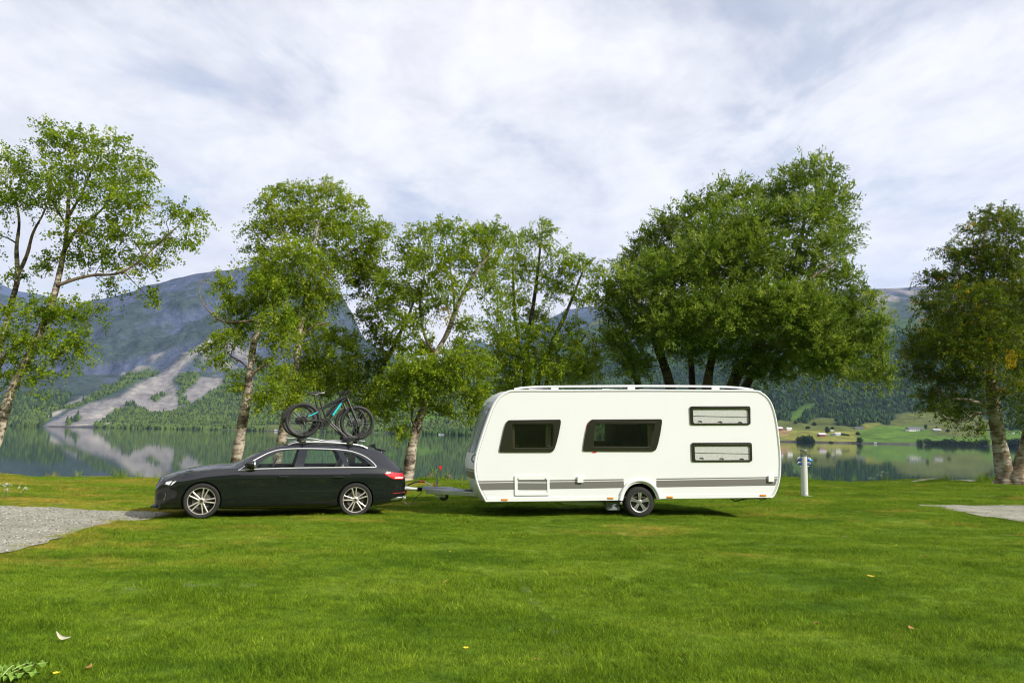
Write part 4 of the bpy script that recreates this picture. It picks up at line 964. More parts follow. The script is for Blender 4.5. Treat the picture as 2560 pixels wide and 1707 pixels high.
MB().tube([(wc[0], .2, wc[1]), (wc[0], VW - .2, wc[1])], .04, 10).build('axle', M_GALV, van)
# roof rails on feet, roof hatches
for y in (.09, VW - .09):
    pts = [(x, y, z) for x, z in spline(V3([(408, 92), (470, 82), (600, 75), (900, 72), (1300, 70), (1700, 72), (1900, 77), (2000, 84), (2078, 97)], .09), 5)]
    rr_ = MB().tube(pts, .023, 8).build('roof_rail', M_WPLAST, van, True)
    for p in ([(665, 80), (716, 108)], [(1200, 76), (1251, 106)], [(1790, 78), (1842, 108)]):
        P = np.array(V3(p, .09)); MB().box((P[:, 0].min(), y - .025, P[:, 1].min() - .03), (P[:, 0].max(), y + .025, P[:, 1].max())).build('rail_foot', M_WPLAST, rr_, bevel=.008)
for p, z in (([(500, 92), (650, 104)], .07), ([(1010, 92), (1195, 104)], .06), ([(1270, 92), (1780, 104)], .05)):
    P = np.array(V3(p, .9)); MB().box((P[:, 0].min(), .75, 2.50), (P[:, 0].max(), 1.55, P[:, 1].max())).build('roof_hatch', M_WPLAST if z > .055 else M_GREYPL, van, bevel=.03, seg=3)
# red stickers beside the middle window
for p in ([(1250, 138), (1262, 140), (1240, 215), (1228, 225), (1235, 170)], [(1318, 515), (1378, 512), (1355, 532), (1308, 534)]):
    sheet(V7(p), -.004, 0, 'sticker', M_STICK)
# chassis, drawbar, hitch
cz = .34
for y in (.55, VW - .55):
    MB().prism([(-3.35, .36), (-2.9, .30), (wc[0] - .45, .27), (wc[0] + .3, .33), (2.6, .39), (2.6, .42), (-3.35, .42)], y - .02, y + .02).build('chassis_beam', M_GALV, van)
(b0, b1) = V3([(735, 878), (1040, 902)], .35)
hb = MB().prism([(b0[0], b0[1]), (b1[0], b0[1]), (b1[0], b1[1]), (b0[0] + .35, b1[1]), (b0[0], b1[1] + .03)], .33, .36).build('cross_member', M_GALV, van)
hs = []
for k in range(9): hs.append(MB().lathe([(0, .2), (.008, .2), (.008, .5), (0, .5)], (b0[0] + .22 + k * .085, 0, (b0[1] + b1[1]) / 2 + .01), 'Y', 10).build('cut'))
boolean(hb, hs)
P = np.array(V3([(1045, 872), (1145, 938)], .2))
mv = MB().box((P[0, 0], .18, P[1, 1] + .09), (P[1, 0], .45, P[0, 1])).build('mover_motor', M_GREYPL, van, bevel=.012)
MB().box((P[0, 0] + .03, .16, P[1, 1]), (P[1, 0], .42, P[1, 1] + .085)).build('motor_cover', mat('grey_cover', (.22, .24, .25), .45), mv, bevel=.015)
MB().lathe([(0, -.01), (.033, -.006), (.036, .06)], (P[1, 0] + .01, .10, P[0, 1] - .035), 'Y', 16).build('drive_roller', M_ALU, mv, True)
MB().tube([(2.75, .25, .44), (2.75, .25, .36), (2.84, .25, .36), (2.84, .25, .43)], .008, 6).build('tie_ring', M_BLACK, van)
MB().tube([(2.1, .5, .42), (2.3, .5, .31), (2.7, .5, .40)], .018, 6).build('corner_steady', M_GALV, van)
q = BALL - VF.O; bx, by = float(q @ VF.r), float(q @ VF.n)    # the coupling sits on the car's ball
zb = BALL[2]; xf = xmin - .02
for s in (-1, 1):
    MB().add([(bx + .42, by + s * .04 - .025, zb - .075), (bx + .42, by + s * .04 + .025, zb - .075), (bx + .42, by + s * .04 + .025, zb + .005), (bx + .42, by + s * .04 - .025, zb + .005),
              (xf + .5, VW / 2 + s * .62 - .025, .34), (xf + .5, VW / 2 + s * .62 + .025, .34), (xf + .5, VW / 2 + s * .62 + .025, .43), (xf + .5, VW / 2 + s * .62 - .025, .43)],
             [(0, 1, 2, 3), (4, 7, 6, 5), (0, 4, 5, 1), (1, 5, 6, 2), (2, 6, 7, 3), (3, 7, 4, 0)]).build('drawbar', M_GALV, van, bevel=.006)
MB().add([(bx + .33, by - .07, zb + .0), (bx + .33, by + .07, zb + .0), (bx + .36, by - .07, zb + .075), (bx + .36, by + .07, zb + .075), (bx + .95, by - .16, zb + .06), (bx + .95, by + .16, zb + .06), (bx + 1.25, by - .3, zb + .0), (bx + 1.25, by + .3, zb + .0)],
         [(0, 1, 3, 2), (2, 3, 5, 4), (4, 5, 7, 6), (0, 2, 4, 6), (1, 7, 5, 3), (0, 6, 7, 1)]).build('drawbar_cover', mat('blue_grey_plastic', (.30, .32, .40), .4), van, bevel=.008)
hd = MB().tube([(bx - .05, by, zb + .015), (bx + .02, by, zb + .03), (bx + .10, by, zb + .02), (bx + .24, by, zb + .015)], [.035, .05, .036, .032], 12).build('coupling_head', mat('white_metal', (.66, .67, .68), .35, .5), van, True)
bl_ = MB()
for k in range(6): bl_.lathe([(.035, 0), (.052, .009), (.035, .018)], (bx + .24 + .018 * k, by, zb + .01), 'X', 16)
bl_.build('bellows', M_BLACK, van, True)
MB().tube([(bx + .0, by, zb + .05), (bx + .06, by, zb + .11), (bx + .17, by, zb + .155), (bx + .29, by, zb + .175)], [.018, .016, .017, .017], 8).build('lever', M_BLACK, hd, True)
MB().tube([(bx + .29, by, zb + .175), (bx + .39, by, zb + .17)], .019, 8).build('lever_grip', M_STICK, hd, True)
MB().tube([(bx + .39, by, zb + .17), (bx + .54, by, zb + .09)], .010, 8).build('lever_rod', M_ALU, hd, True)
MB().box((bx + .585, by - .10, zb + .0), (bx + .605, by - .08, zb + .16)).build('brake_lever', M_STICK, van, bevel=.004)
jx = bx + .65
jw = MB().tube([(jx, by - .06, zb - .12), (jx, by - .06, zb + .36), (jx, by - .06, zb + .365)], [.024, .024, .018], 12).build('jockey_post', M_GALV, van, True)
MB().tube([(jx, by - .06, zb + .36), (jx, by - .06, zb + .42), (jx, by - .06, zb + .45)], [.013, .013, .008], 8).build('jockey_crank', M_CHROME, jw, True)
MB().lathe([(.03, -.03), (.085, -.028), (.10, -.015), (.10, .015), (.085, .028), (.03, .03)], (jx + .16, by - .06, zb - .12), 'Y', 28, True).build('jockey_wheel', M_BLACK, jw, True)
MB().box((jx - .02, by - .09, zb - .14), (jx + .17, by - .03, zb - .09)).build('jockey_fork', M_GALV, jw)
cab = spline([(bx - .10, by - .02, zb - .06), (bx - .03, by - .03, zb - .26), (bx + .12, by - .02, zb - .30), (bx + .20, by, zb - .18), (bx + .33, by, zb - .06)], 6)
MB().tube(cab, .009, 6).build('cable', M_BLACK, van, True)
MB().tube(spline([(bx + .02, by, zb - .1), (bx + .07, by, zb - .03), (bx + .12, by, zb + .0)], 5), .006, 6).build('breakaway_cable', M_STICK, van, True)
# ---------------------------------------------------------------- roof rack, carriers, bicycles
M_BIKE = mat('black_bike_paint', (.012, .013, .016), .3, 0, .5, coat=.5)
M_TEAL = mat('teal_paint', (.02, .50, .58), .3, 0, .5, coat=.4)
M_BTYRE = mat('bike_tyre', (.020, .019, .018), .62, bump=.3, bscale=90)
M_ORANGEW = mat('orange_cable', (.55, .22, .03), .5)
def Zb(pts, y): return [CF.trace(690 + x / 8.711, 950 + q / 8.711, y) for x, q in pts]
YB = .56
rack = empty('roof_rack', CF.O, CF.a); tag(rack, 'black roof rack crossbars clamped on the roof rails of the estate car', 'roof rack')
feet = Zb([(575, 1330), (1610, 1375)], .36)
for fx, fz in feet:
    zz_ = z_edge(fx) + .115
    MB().tube([(fx, .24, zz_), (fx, 1.60, zz_)], .017, 10).build('crossbar', M_BLACK, rack, True)
    for s in (-1, 1):
        y = HW + s * (w_edge(fx) - .02)
        ft = MB().add([(fx - .075, y - .035, zz_ - .055), (fx + .075, y - .035, zz_ - .055), (fx + .075, y + .035, zz_ - .055), (fx - .075, y + .035, zz_ - .055), (fx - .045, y - .03, zz_ + .02), (fx + .045, y - .03, zz_ + .02), (fx + .045, y + .03, zz_ + .02), (fx - .045, y + .03, zz_ + .02)],
                      [(0, 3, 2, 1), (4, 5, 6, 7), (0, 1, 5, 4), (1, 2, 6, 5), (2, 3, 7, 6), (3, 0, 4, 7)]).build('foot', M_BLACK, rack, bevel=.014, seg=3)
        MB().box((fx - .03, y + s * .036 - .004, zz_ - .04), (fx + .035, y + s * .036 + .004, zz_ - .018)).build('badge', M_ALU, ft)
ZBAR = z_edge(feet[0][0]) + .132
hubs = Zb([(590, 868), (1768, 928)], YB)
RW = .352
hub_r = (hubs[0][0], hubs[0][1]); hub_f = (hubs[1][0], hubs[1][1])
def make_carrier(y, label):
    c = empty('bike_carrier', CF.O, CF.a); tag(c, label, 'bike carrier', 'bike carriers on the roof rack')
    zt = min(hub_r[1], hub_f[1]) - RW - .022
    x0, x1 = hub_r[0] - .30, hub_f[0] + .18
    pts = spline([(x0, y, hub_r[1] - RW - .018), (hub_r[0] + .2, y, hub_r[1] - RW - .022), ((x0 + x1) / 2, y, zt - .01), (hub_f[0] - .25, y, hub_f[1] - RW - .02), (x1, y, hub_f[1] - RW - .020)], 6)
    MB().tube(pts, .010, 8).build('rail', M_ALU, c, True)
    for hx, hz_ in (hub_r, hub_f):
        MB().lathe([(RW + .004, -.05), (RW + .012, 0), (RW + .004, .05)], (hx, y, hz_), 'Y', 10, a0=rad(250), a1=rad(290)).build('wheel_tray', M_BLACK, c, True)
        MB().tube([(hx + .05, y - .055, hz_ - RW), (hx + .055, y - .06, hz_ - RW + .10), (hx + .05, y + .06, hz_ - RW + .10), (hx + .05, y + .055, hz_ - RW)], .007, 6).build('strap', M_BLACK, c)
    for fx, fz in feet: MB().box((fx - .04, y - .04, z_edge(fx) + .10), (fx + .04, y + .04, max(z_edge(fx) + .14, zt + .01))).build('clamp', M_BLACK, c, bevel=.008)
    (ax, az), (bx_, bz_), (cx2, cz2) = Zb([(1205, 930), (1400, 1120), (1590, 1290)], YB)
    MB().tube([(ax, y - .05, az), (bx_, y - .05, bz_), (cx2, y - .03, cz2)], .018, 8).build('frame_arm', M_BLACK, c, True)
    MB().box((cx2 - .13, y - .07, cz2 - .03), (cx2 + .12, y + .05, cz2 + .06)).build('pivot', M_BLACK, c, bevel=.02)
    return c
make_carrier(YB, 'silver bike carrier holding the nearer bicycle on the car roof')
make_carrier(1.22, 'silver bike carrier holding the farther bicycle on the car roof')
def make_bike(label, teal):
    b = empty('bicycle', CF.O, CF.a); tag(b, label, 'bicycle', 'bicycles on the car roof')
    T = lambda p: [(x, z) for x, z in Zb(p, YB)]
    def P3(p, y=YB): return [(x, y, z) for x, z in T(p)]
    def wheel(h, rear):
        w = empty('wheel', (h[0], YB, h[1])); w.parent = b
        prof = [(RW - .035 + .035 * math.cos(a), .040 * math.sin(a)) for a in np.linspace(0, 2 * math.pi, 13)[:-1]]
        MB().lathe(prof, (0, 0, 0), 'Y', 48, True).build('tyre', M_BTYRE, w, True)
        MB().lathe([(.286, -.026), (.276, -.022), (.272, 0), (.276, .022), (.286, .026), (.297, .018), (.297, -.018)], (0, 0, 0), 'Y', 48, True).build('rim', M_BLACK, w, True)
        MB().tube([(0, -.075, 0), (0, .075, 0)], .022, 12).build('hub', M_DARKMETAL, w, True)
        for k in range(16):
            a = k * 2 * math.pi / 16; e_ = .3 * (1 if k % 2 else -1); s = 1 if k % 4 < 2 else -1
            MB().tube([(.02 * math.cos(a + e_), .03 * s, .02 * math.sin(a + e_)), (.276 * math.cos(a), 0, .276 * math.sin(a))], .0022, 4).build('spoke', M_ALU, w)
        MB().lathe([(.035, .05), (.085, .05), (.09, .053), (.085, .056), (.035, .056)], (0, 0, 0), 'Y', 28, True).build('brake_disc', M_DARKMETAL, w, True)
        if rear:
            for k in range(5): MB().lathe([(.02, -.042 - .006 * k), (.075 - .011 * k, -.042 - .006 * k), (.075 - .011 * k, -.045 - .006 * k)], (0, 0, 0), 'Y', 24).build('sprocket', M_DARKMETAL, w)
    wheel(hub_r, True); wheel(hub_f, False)
    fr = MB()
    fr.tube(P3([(1545, 350), (1400, 430), (1180, 545), (1000, 640)]), [.024, .021, .019, .018], 10)
    fr.tube(P3([(1535, 405), (1420, 500), (1230, 720), (1165, 820)]), [.030, .034, .036, .034], 10)
    fr.tube(P3([(1105, 880), (1000, 600), (960, 450)]), [.022, .019, .018], 10)
    fr.tube(P3([(1525, 330), (1552, 420)]), .029, 12)
    for s in (-1, 1):
        fr.tube([(x, YB + s * o_, z) for (x, z), o_ in zip(T([(1000, 640), (880, 715), (650, 810), (595, 865)]), (.012, .05, .062, .066))], .011, 8)
        fr.tube([(x, YB + s * o_, z) for (x, z), o_ in zip(T([(1090, 900), (900, 885), (600, 868)]), (.03, .058, .066))], .013, 8)
    fr.build('frame', M_BIKE, b, True)
    if teal:
        q = T([(1215, 755), (1255, 775), (1445, 505), (1395, 505)])
        MB().prism(q, YB - .045, YB + .045).build('battery', M_TEAL, b, bevel=.008)
        MB().tube([(x, YB - .062, z) for x, z in T([(900, 700), (780, 758), (700, 790)])], .0135, 8).build('stay_decal', M_TEAL, b, True)
    else:
        q = T([(1215, 755), (1255, 775), (1425, 520), (1380, 520)]); MB().prism(q, YB - .045, YB + .045).build('battery', M_BIKE, b, bevel=.008)
    MB().tube(P3([(965, 470), (930, 310)]), .0155, 10).build('seat_post', M_DARKMETAL, b, True)
    s0, s1 = T([(805, 265), (1060, 268)]); n = 9; v = []
    for k in range(n):
        t = k / (n - 1); x = s0[0] + (s1[0] - s0[0]) * t; hw = .075 * (1 - t) ** .8 + .018; z = s0[1] + .012 * math.cos(t * 5) + (s1[1] - s0[1]) * t
        v += [(x, YB - hw, z - .018), (x, YB - hw * .7, z + .012), (x, YB + hw * .7, z + .012), (x, YB + hw, z - .018), (x, YB, z - .028)]
    MB().add(v, [(i * 5 + j, i * 5 + (j + 1) % 5, (i + 1) * 5 + (j + 1) % 5, (i + 1) * 5 + j) for i in range(n - 1) for j in range(5)] + [(0, 1, 2, 3, 4), tuple((n - 1) * 5 + j for j in range(5))]).build('saddle', M_BLACK, b, True)
    fk = MB(); fk.tube(P3([(1520, 290), (1550, 400)]), .017, 10)
    c0, c1, c2 = T([(1553, 405), (1640, 620), (1768, 928)])
    for s in (-1, 1):
        fk.tube([(c0[0], YB + s * .05, c0[1]), (c1[0], YB + s * .066, c1[1])], .016, 8); fk.tube([(c1[0], YB + s * .066, c1[1]), (c2[0], YB + s * .066, c2[1])], .021, 8)
    fk.tube([(c0[0], YB - .062, c0[1]), (c0[0], YB + .062, c0[1])], .02, 8)
    fk.build('fork', M_DARKMETAL, b, True)
    h0, h1 = T([(1520, 290), (1590, 250)])
    MB().tube([(h0[0], YB, h0[1]), (h1[0], YB, h1[1])], .018, 8).build('stem', M_BLACK, b, True)
    MB().tube([(h1[0] - .05, YB - .36, h1[1] + .015), (h1[0], YB - .1, h1[1]), (h1[0], YB + .1, h1[1]), (h1[0] - .05, YB + .36, h1[1] + .015)], .013, 8).build('handlebar', M_BLACK, b, True)
    for s in (-1, 1):
        MB().tube([(h1[0] - .048, YB + s * .24, h1[1] + .012), (h1[0] - .052, YB + s * .37, h1[1] + .016)], .018, 8).build('grip', M_BLACK, b, True)
        MB().tube([(h1[0] - .03, YB + s * .22, h1[1] - .005), (h1[0] + .03, YB + s * .30, h1[1] - .03)], .007, 6).build('brake_lever', M_DARKMETAL, b)
    (bbx, bbz), (mx_, mz_) = T([(1075, 960), (1150, 850)])
    MB().tube([(bbx + .03, YB - .06, bbz + .05), (bbx + .03, YB + .06, bbz + .05)], .075, 20).build('motor', M_BLACK, b, True)
    MB().lathe([(.05, -.068), (.085, -.068), (.085, -.074), (.05, -.074)], (bbx, YB, bbz + .02), 'Y', 28, True).build('chainring', M_DARKMETAL, b, True)
    for s, q in ((-1, (1030, 1060)), (1, (1120, 860))):
        (px_, pz_), = T([q]); MB().tube([(bbx, YB + s * .085, bbz + .02), (px_, YB + s * .09, pz_)], [.014, .011], 8).build('crank', M_BLACK, b, True)
        MB().box((px_ - .045, YB + s * .14 - .05, pz_ - .012), (px_ + .045, YB + s * .14 + .05, pz_ + .012)).build('pedal', M_BLACK, b, bevel=.004)
    for o_ in (.075, -.06):
        MB().tube([(hub_r[0], YB - .05, hub_r[1] + o_ * .8), (bbx, YB - .07, bbz + .02 + o_)], .004, 5).build('chain', M_DARKMETAL, b)
    MB().tube([(hub_r[0] + .01, YB - .05, hub_r[1] - .02), (hub_r[0] + .03, YB - .055, hub_r[1] - .10), (hub_r[0] + .06, YB - .05, hub_r[1] - .14)], [.014, .018, .014], 8).build('derailleur', M_DARKMETAL, b, True)
    MB().tube(spline([(h1[0], YB - .06, h1[1]), (h1[0] + .08, YB - .03, h1[1] - .12), (c0[0] + .02, YB - .03, c0[1] - .05)], 5), .004, 5).build('cable', M_BLACK, b, True)
    return b
bk1 = make_bike('black mountain bicycle with a teal battery, nearer of the two on the car roof', True)
bk2 = make_bike('all black mountain bicycle behind the teal one on the car roof', False)
d = CF.n * .66 - CF.r * .05; bk2.location = tuple(np.array(bk2.location) + d)
# ---------------------------------------------------------------- trees on the bank
def leaf_mat(name, lo, mid, hi, trans=.45):
    m = bpy.data.materials.new(name); m.use_nodes = True; t = m.node_tree; b = t.nodes['Principled BSDF']; N = t.nodes.new; L = t.links.new
    a = N('ShaderNodeAttribute'); a.attribute_name = 'tint'
    r = N('ShaderNodeValToRGB'); e = r.color_ramp.elements; e[0].position = 0; e[0].color = (*lo, 1); e[1].position = .90; e[1].color = (*hi, 1)
    q = e.new(.45); q.color = (*mid, 1); q = e.new(.955); q.color = (.42, .33, .02, 1); q = e.new(1.0); q.color = (.46, .22, .015, 1)
    L(a.outputs['Fac'], r.inputs[0]); L(r.outputs[0], b.inputs['Base Color']); b.inputs['Roughness'].default_value = .5; b.inputs['Specular IOR Level'].default_value = .14
    tr = N('ShaderNodeBsdfTranslucent'); h = N('ShaderNodeHueSaturation'); h.inputs['Value'].default_value = 1.75; h.inputs['Saturation'].default_value = 1.05; h.inputs['Hue'].default_value = .488
    L(r.outputs[0], h.inputs['Color']); L(h.outputs[0], tr.inputs[0])
    mx = N('ShaderNodeMixShader'); mx.inputs[0].default_value = trans; L(b.outputs[0], mx.inputs[1]); L(tr.outputs[0], mx.inputs[2]); L(mx.outputs[0], t.nodes['Material Output'].inputs[0]); return m
LEAF = {'birch': leaf_mat('birch_leaf', (.050, .102, .006), (.148, .228, .012), (.315, .375, .026)),
        'willow': leaf_mat('willow_leaf', (.040, .086, .009), (.118, .190, .018), (.290, .350, .066)),
        'dark': leaf_mat('shaded_birch_leaf', (.028, .058, .004), (.078, .124, .008), (.195, .228, .014))}  # 'dark': darker birch leaf, the shade on these crowns put into its colour
def bark_mat(name, light, dark, cut):
    m = bpy.data.materials.new(name); m.use_nodes = True; t = m.node_tree; b = t.nodes['Principled BSDF']; N = t.nodes.new; L = t.links.new
    c = N('ShaderNodeTexCoord'); mp_ = N('ShaderNodeMapping'); mp_.inputs['Scale'].default_value = (2.2, 2.2, 8.5); L(c.outputs['Object'], mp_.inputs[0])
    n = N('ShaderNodeTexNoise'); n.inputs['Scale'].default_value = 1.3; n.inputs['Detail'].default_value = 7; n.inputs['Roughness'].default_value = .66; L(mp_.outputs[0], n.inputs['Vector'])
    n2 = N('ShaderNodeTexNoise'); n2.inputs['Scale'].default_value = 2.2; n2.inputs['Detail'].default_value = 6; L(c.outputs['Object'], n2.inputs['Vector'])
    ad = N('ShaderNodeMath'); ad.operation = 'MULTIPLY_ADD'; ad.inputs[1].default_value = .5; L(n2.outputs[0], ad.inputs[0]); 
    hf = N('ShaderNodeMath'); hf.operation = 'MULTIPLY'; hf.inputs[1].default_value = .5; L(n.outputs[0], hf.inputs[0]); L(hf.outputs[0], ad.inputs[2])
    r = N('ShaderNodeValToRGB'); e = r.color_ramp.elements; e[0].position = cut - .07; e[0].color = (*dark, 1); e[1].position = cut + .05; e[1].color = (*light, 1)
    q = e.new(cut); q.color = (*[(a + b_) / 2.3 for a, b_ in zip(light, dark)], 1)
    L(ad.outputs[0], r.inputs[0]); L(r.outputs[0], b.inputs['Base Color']); b.inputs['Roughness'].default_value = .85; b.inputs['Specular IOR Level'].default_value = .2
    bp = N('ShaderNodeBump'); bp.inputs['Strength'].default_value = .7; bp.inputs['Distance'].default_value = .02; L(n.outputs[0], bp.inputs['Height']); L(bp.outputs[0], b.inputs['Normal']); return m
BARK = {'birch': bark_mat('birch_bark', (.44, .375, .295), (.060, .042, .030), .495), 'old': bark_mat('mossy_birch_bark', (.40, .37, .30), (.12, .078, .042), .50), 'willow': bark_mat('willow_bark', (.085, .070, .052), (.030, .024, .018), .5)}
M_LIMB = bark_mat('limb_bark', (.21, .155, .11), (.07, .05, .035), .47)
M_TWIG = mat('twig', (.060, .042, .030), .8)
def quad_leaves(P, A, N_, Ln, Wd, tint):
    n = len(P); B = np.cross(A, N_); B /= np.linalg.norm(B, axis=1, keepdims=True) + 1e-9; N2 = np.cross(B, A)
    V = np.empty((n, 4, 3)); V[:, 0] = P; m = P + A * (Ln * .48)[:, None]
    V[:, 1] = m + B * (Wd / 2)[:, None] + N2 * (Wd * .18)[:, None]; V[:, 2] = P + A * Ln[:, None]; V[:, 3] = m - B * (Wd / 2)[:, None] + N2 * (Wd * .18)[:, None]
    return V.reshape(-1, 3), np.arange(n * 4).reshape(n, 4), np.repeat(tint, 4)
def unit(v): return v / (np.linalg.norm(v, axis=-1, keepdims=True) + 1e-9)
def tree(label, group, Y0, trunks, blobs, limbs=(), kind='birch', bark='birch', seed=1, deep=1.2, lsize=.072, dens=1.0, autumn=.0, droop=.5, yellow=None, twig_len=.62, tintbias=0.0, name='birch_tree', cat='tree'):
    r = np.random.default_rng(seed); pr = random.Random(seed)
    px = FPX / K
    base = at(trunks[0][0][0], trunks[0][0][1], Y0); bz = float(gz(base[0], base[1])); origin = np.array([base[0], base[1], bz])
    root = empty(name, tuple(origin)); tag(root, label, cat, group)
    skel = []
    def add_tube(pts, nm, n=9, wob=.0, mt_=None):
        P3 = [np.array(p[:3]) for p in pts]; R = [p[3] for p in pts]
        sp = spline([tuple(p) + (q,) for p, q in zip(P3, R)], 6)
        b = MB(); pts_ = [Vector(q[:3] - origin) for q in sp]; rs = [max(.003, q[3] * (1 + wob * mnoise.noise(Vector((q[0] * 3, q[1], q[2] * 4 + seed))))) for q in sp]
        b.tube(pts_, rs, n)
        for q in sp: skel.append((q[:3], q[3]))
        return b.build(nm, mt_ or BARK[bark], root, True, angle=60)
    for ti, tr in enumerate(trunks):
        pts = []
        for k, (x, y, w) in enumerate(tr):
            dy = (ti * .35 if ti else 0) + (0.10 * math.sin(k * 1.3 + seed)) * min(1, k / 3)
            p = at(x, y, Y0 + dy); rr_ = w / 2 / px * Y0
            if k == 0:
                g = float(gz(p[0], p[1])); pts.append((p[0], p[1], g - .15, rr_ * 1.35)); pts.append((p[0], p[1], g + .12, rr_ * 1.12))
            else: pts.append((*p, rr_))
        pts = [pts[0]] + [q for q in pts[1:] if q[2] > pts[0][2] + .2]
        add_tube(pts, 'trunk', 14, .18)
    for lb in limbs:
        add_tube([(*at(x, y, Y0 - .15 * k * 0), w / 2 / px * Y0) for k, (x, y, w) in enumerate(lb)], 'branch', 8, .15, None if bark == 'old' else M_LIMB)
    # crown masses
    cen, radv = [], []
    for bb in blobs:
        x, y, rx, ry = bb[:4]; dy = bb[4] if len(bb) > 4 else r.uniform(-deep, deep)
        cen.append(at(x, y, Y0 + dy)); s = Y0 / px; radv.append((rx * s, max(.35, (rx + ry) / 2 * s * 1.0), ry * s))
    cen = np.array(cen); radv = np.array(radv)
    tw = MB(); order = np.argsort([min(np.linalg.norm(c - s[0]) for s in skel) for c in cen])
    for i in order:
        c = cen[i]; best = min(skel, key=lambda s: np.linalg.norm(c - s[0]) + 1.1 * max(0, s[0][2] - c[2]) + (.0 if s[1] > .02 else .2)); a = np.array(best[0]); dist = np.linalg.norm(c - a)
        if dist < .1: continue
        mid = (a + c) / 2 + np.array([r.normal(0, .1), r.normal(0, .1), .12 * dist * (1 if kind != 'dark' else .3)]); q0 = min(best[1] * .75, .018 + dist * .010)
        sp = spline([a, (a * .6 + mid * .4) + (0, 0, .04 * dist), mid, c], 4); rs = np.linspace(q0, .007, len(sp))
        tw.tube([Vector(p - origin) for p in sp], list(rs), 5, False)
        for p, q in zip(sp[3:], rs[3:]): skel.append((p, q))
    # sprays of leaves
    allP = []
    area = math.pi * radv[:, 0] * radv[:, 2]
    for i in range(len(cen)):
        nt_ = max(4, int(area[i] * 70 * dens)); u = unit(r.normal(size=(nt_, 3))); q = r.random((nt_, 1)) ** .55
        st = cen[i] + u * q * radv[i] * .86
        dr = unit(u * radv[i] * .9 + r.normal(0, .38, (nt_, 3)) + np.array([0, 0, .42]))
        ln = twig_len * r.uniform(.55, 1.25, nt_) * min(1.0, .45 + radv[i, 0])
        allP.append((st, dr, ln, np.full(nt_, i)))
    st = np.concatenate([p[0] for p in allP]); dr = np.concatenate([p[1] for p in allP]); ln = np.concatenate([p[2] for p in allP]); bi = np.concatenate([p[3] for p in allP])
    nt_ = len(st); kpl = 34
    def curve(s, d_, l, t): return s + d_ * (l * t)[:, None] + np.array([0, 0, -1.0]) * (droop * l * t * t)[:, None]
    for k in range(nt_):
        if k % 5 == 0:
            p0, p1, p2 = (curve(st[k:k + 1], dr[k:k + 1], ln[k:k + 1], np.array([q]))[0] for q in (-.5, .3, .95))
            tw.tube([Vector(p0 - origin), Vector(p1 - origin), Vector(p2 - origin)], [.006, .0045, .002], 3, False)
    tw_o = tw.build('twigs', M_TWIG if bark != 'willow' else BARK['willow'], root); tw_o['kind'] = 'stuff'
    S_, D_, L_ = np.repeat(st, kpl, 0), np.repeat(dr, kpl, 0), np.repeat(ln, kpl); t = r.uniform(.0, 1.05, len(S_))
    P = curve(S_, D_, L_, t) + r.normal(0, .050, (len(S_), 3))
    keep = r.random(len(P)) < .96; tint = np.repeat(np.clip(r.normal(.40 + tintbias, .17, nt_), 0, .85), kpl) + r.normal(0, .10, len(P)); tint = np.clip(tint, 0, .88)
    au = r.random(nt_) < autumn; tint = np.where(np.repeat(au, kpl) & (r.random(len(P)) < .7), r.uniform(.93, 1.0, len(P)), tint)
    if yellow:
        for (yx, yy, yr) in yellow:
            X, Y = project(P); m_ = (np.hypot(X - yx, (Y - yy) * .6) < yr) & (r.random(len(P)) < .8); tint = np.where(m_, r.uniform(.94, .97, len(P)), tint)
    P, tint = P[keep], tint[keep]; D2 = D_[keep]; n = len(P)
    if kind == 'willow':
        A = unit(D2 * .8 + r.normal(0, .6, (n, 3)) + np.array([0, 0, .25])); Ln = lsize * 1.55 * r.uniform(.55, 1.3, n); Wd = Ln * .36
    else:
        A = unit(D2 * .35 + r.normal(0, .55, (n, 3)) + np.array([0, 0, -.65])); Ln = lsize * r.uniform(.55, 1.35, n); Wd = Ln * .78
    N_ = unit(r.normal(0, .7, (n, 3)) + np.array([.15, -.35, .55]))
    V, F_, T_ = quad_leaves(P - origin, A, N_, Ln, Wd, tint)
    co = link('crown', mesh_np('crown', V, F_, {'tint': ('FLOAT', T_)}), LEAF[kind], root); co['kind'] = 'stuff'
    return n
G_B = 'birches along the lake bank'
NL = 0
NL += tree('tall leaning birch at the left edge with a long branch reaching over the car', G_B, 22.0,
    [[(-48, 1112, 28), (-22, 1050, 24), (2, 980, 22), (22, 908, 20), (50, 850, 18), (86, 778, 16), (120, 692, 15), (134, 640, 13), (150, 560, 9), (156, 485, 9), (160, 420, 6), (165, 360, 4)]],
    [(110, 305, 22, 25), (125, 335, 42, 40), (190, 325, 50, 38), (250, 345, 48, 38), (170, 395, 75, 48), (275, 395, 55, 45), (325, 390, 32, 36), (240, 455, 75, 45), (315, 465, 48, 42), (140, 455, 45, 30), (200, 535, 65, 40), (285, 535, 58, 42), (400, 495, 42, 32), (450, 500, 28, 26), (440, 555, 26, 26), (370, 565, 48, 36), (330, 612, 46, 32), (348, 690, 18, 32), (250, 600, 55, 30), (185, 590, 46, 30), (118, 605, 34, 28), (60, 720, 60, 40), (150, 722, 65, 40), (55, 790, 55, 45), (140, 800, 58, 40), (50, 845, 40, 28), (172, 790, 34, 45), (212, 712, 32, 26), (255, 660, 34, 18), (90, 870, 40, 18)],
    limbs=[[(134, 655, 9), (170, 642, 8), (215, 632, 7), (270, 628, 6), (320, 600, 5), (380, 545, 3.5), (425, 505, 2)], [(148, 575, 9), (175, 530, 7), (225, 490, 5), (270, 440, 3)], [(156, 500, 7), (190, 440, 5), (215, 380, 3)], [(154, 520, 6), (120, 460, 4), (112, 400, 3)]], seed=11, dens=.60, deep=1.0, tintbias=.06, autumn=.003)
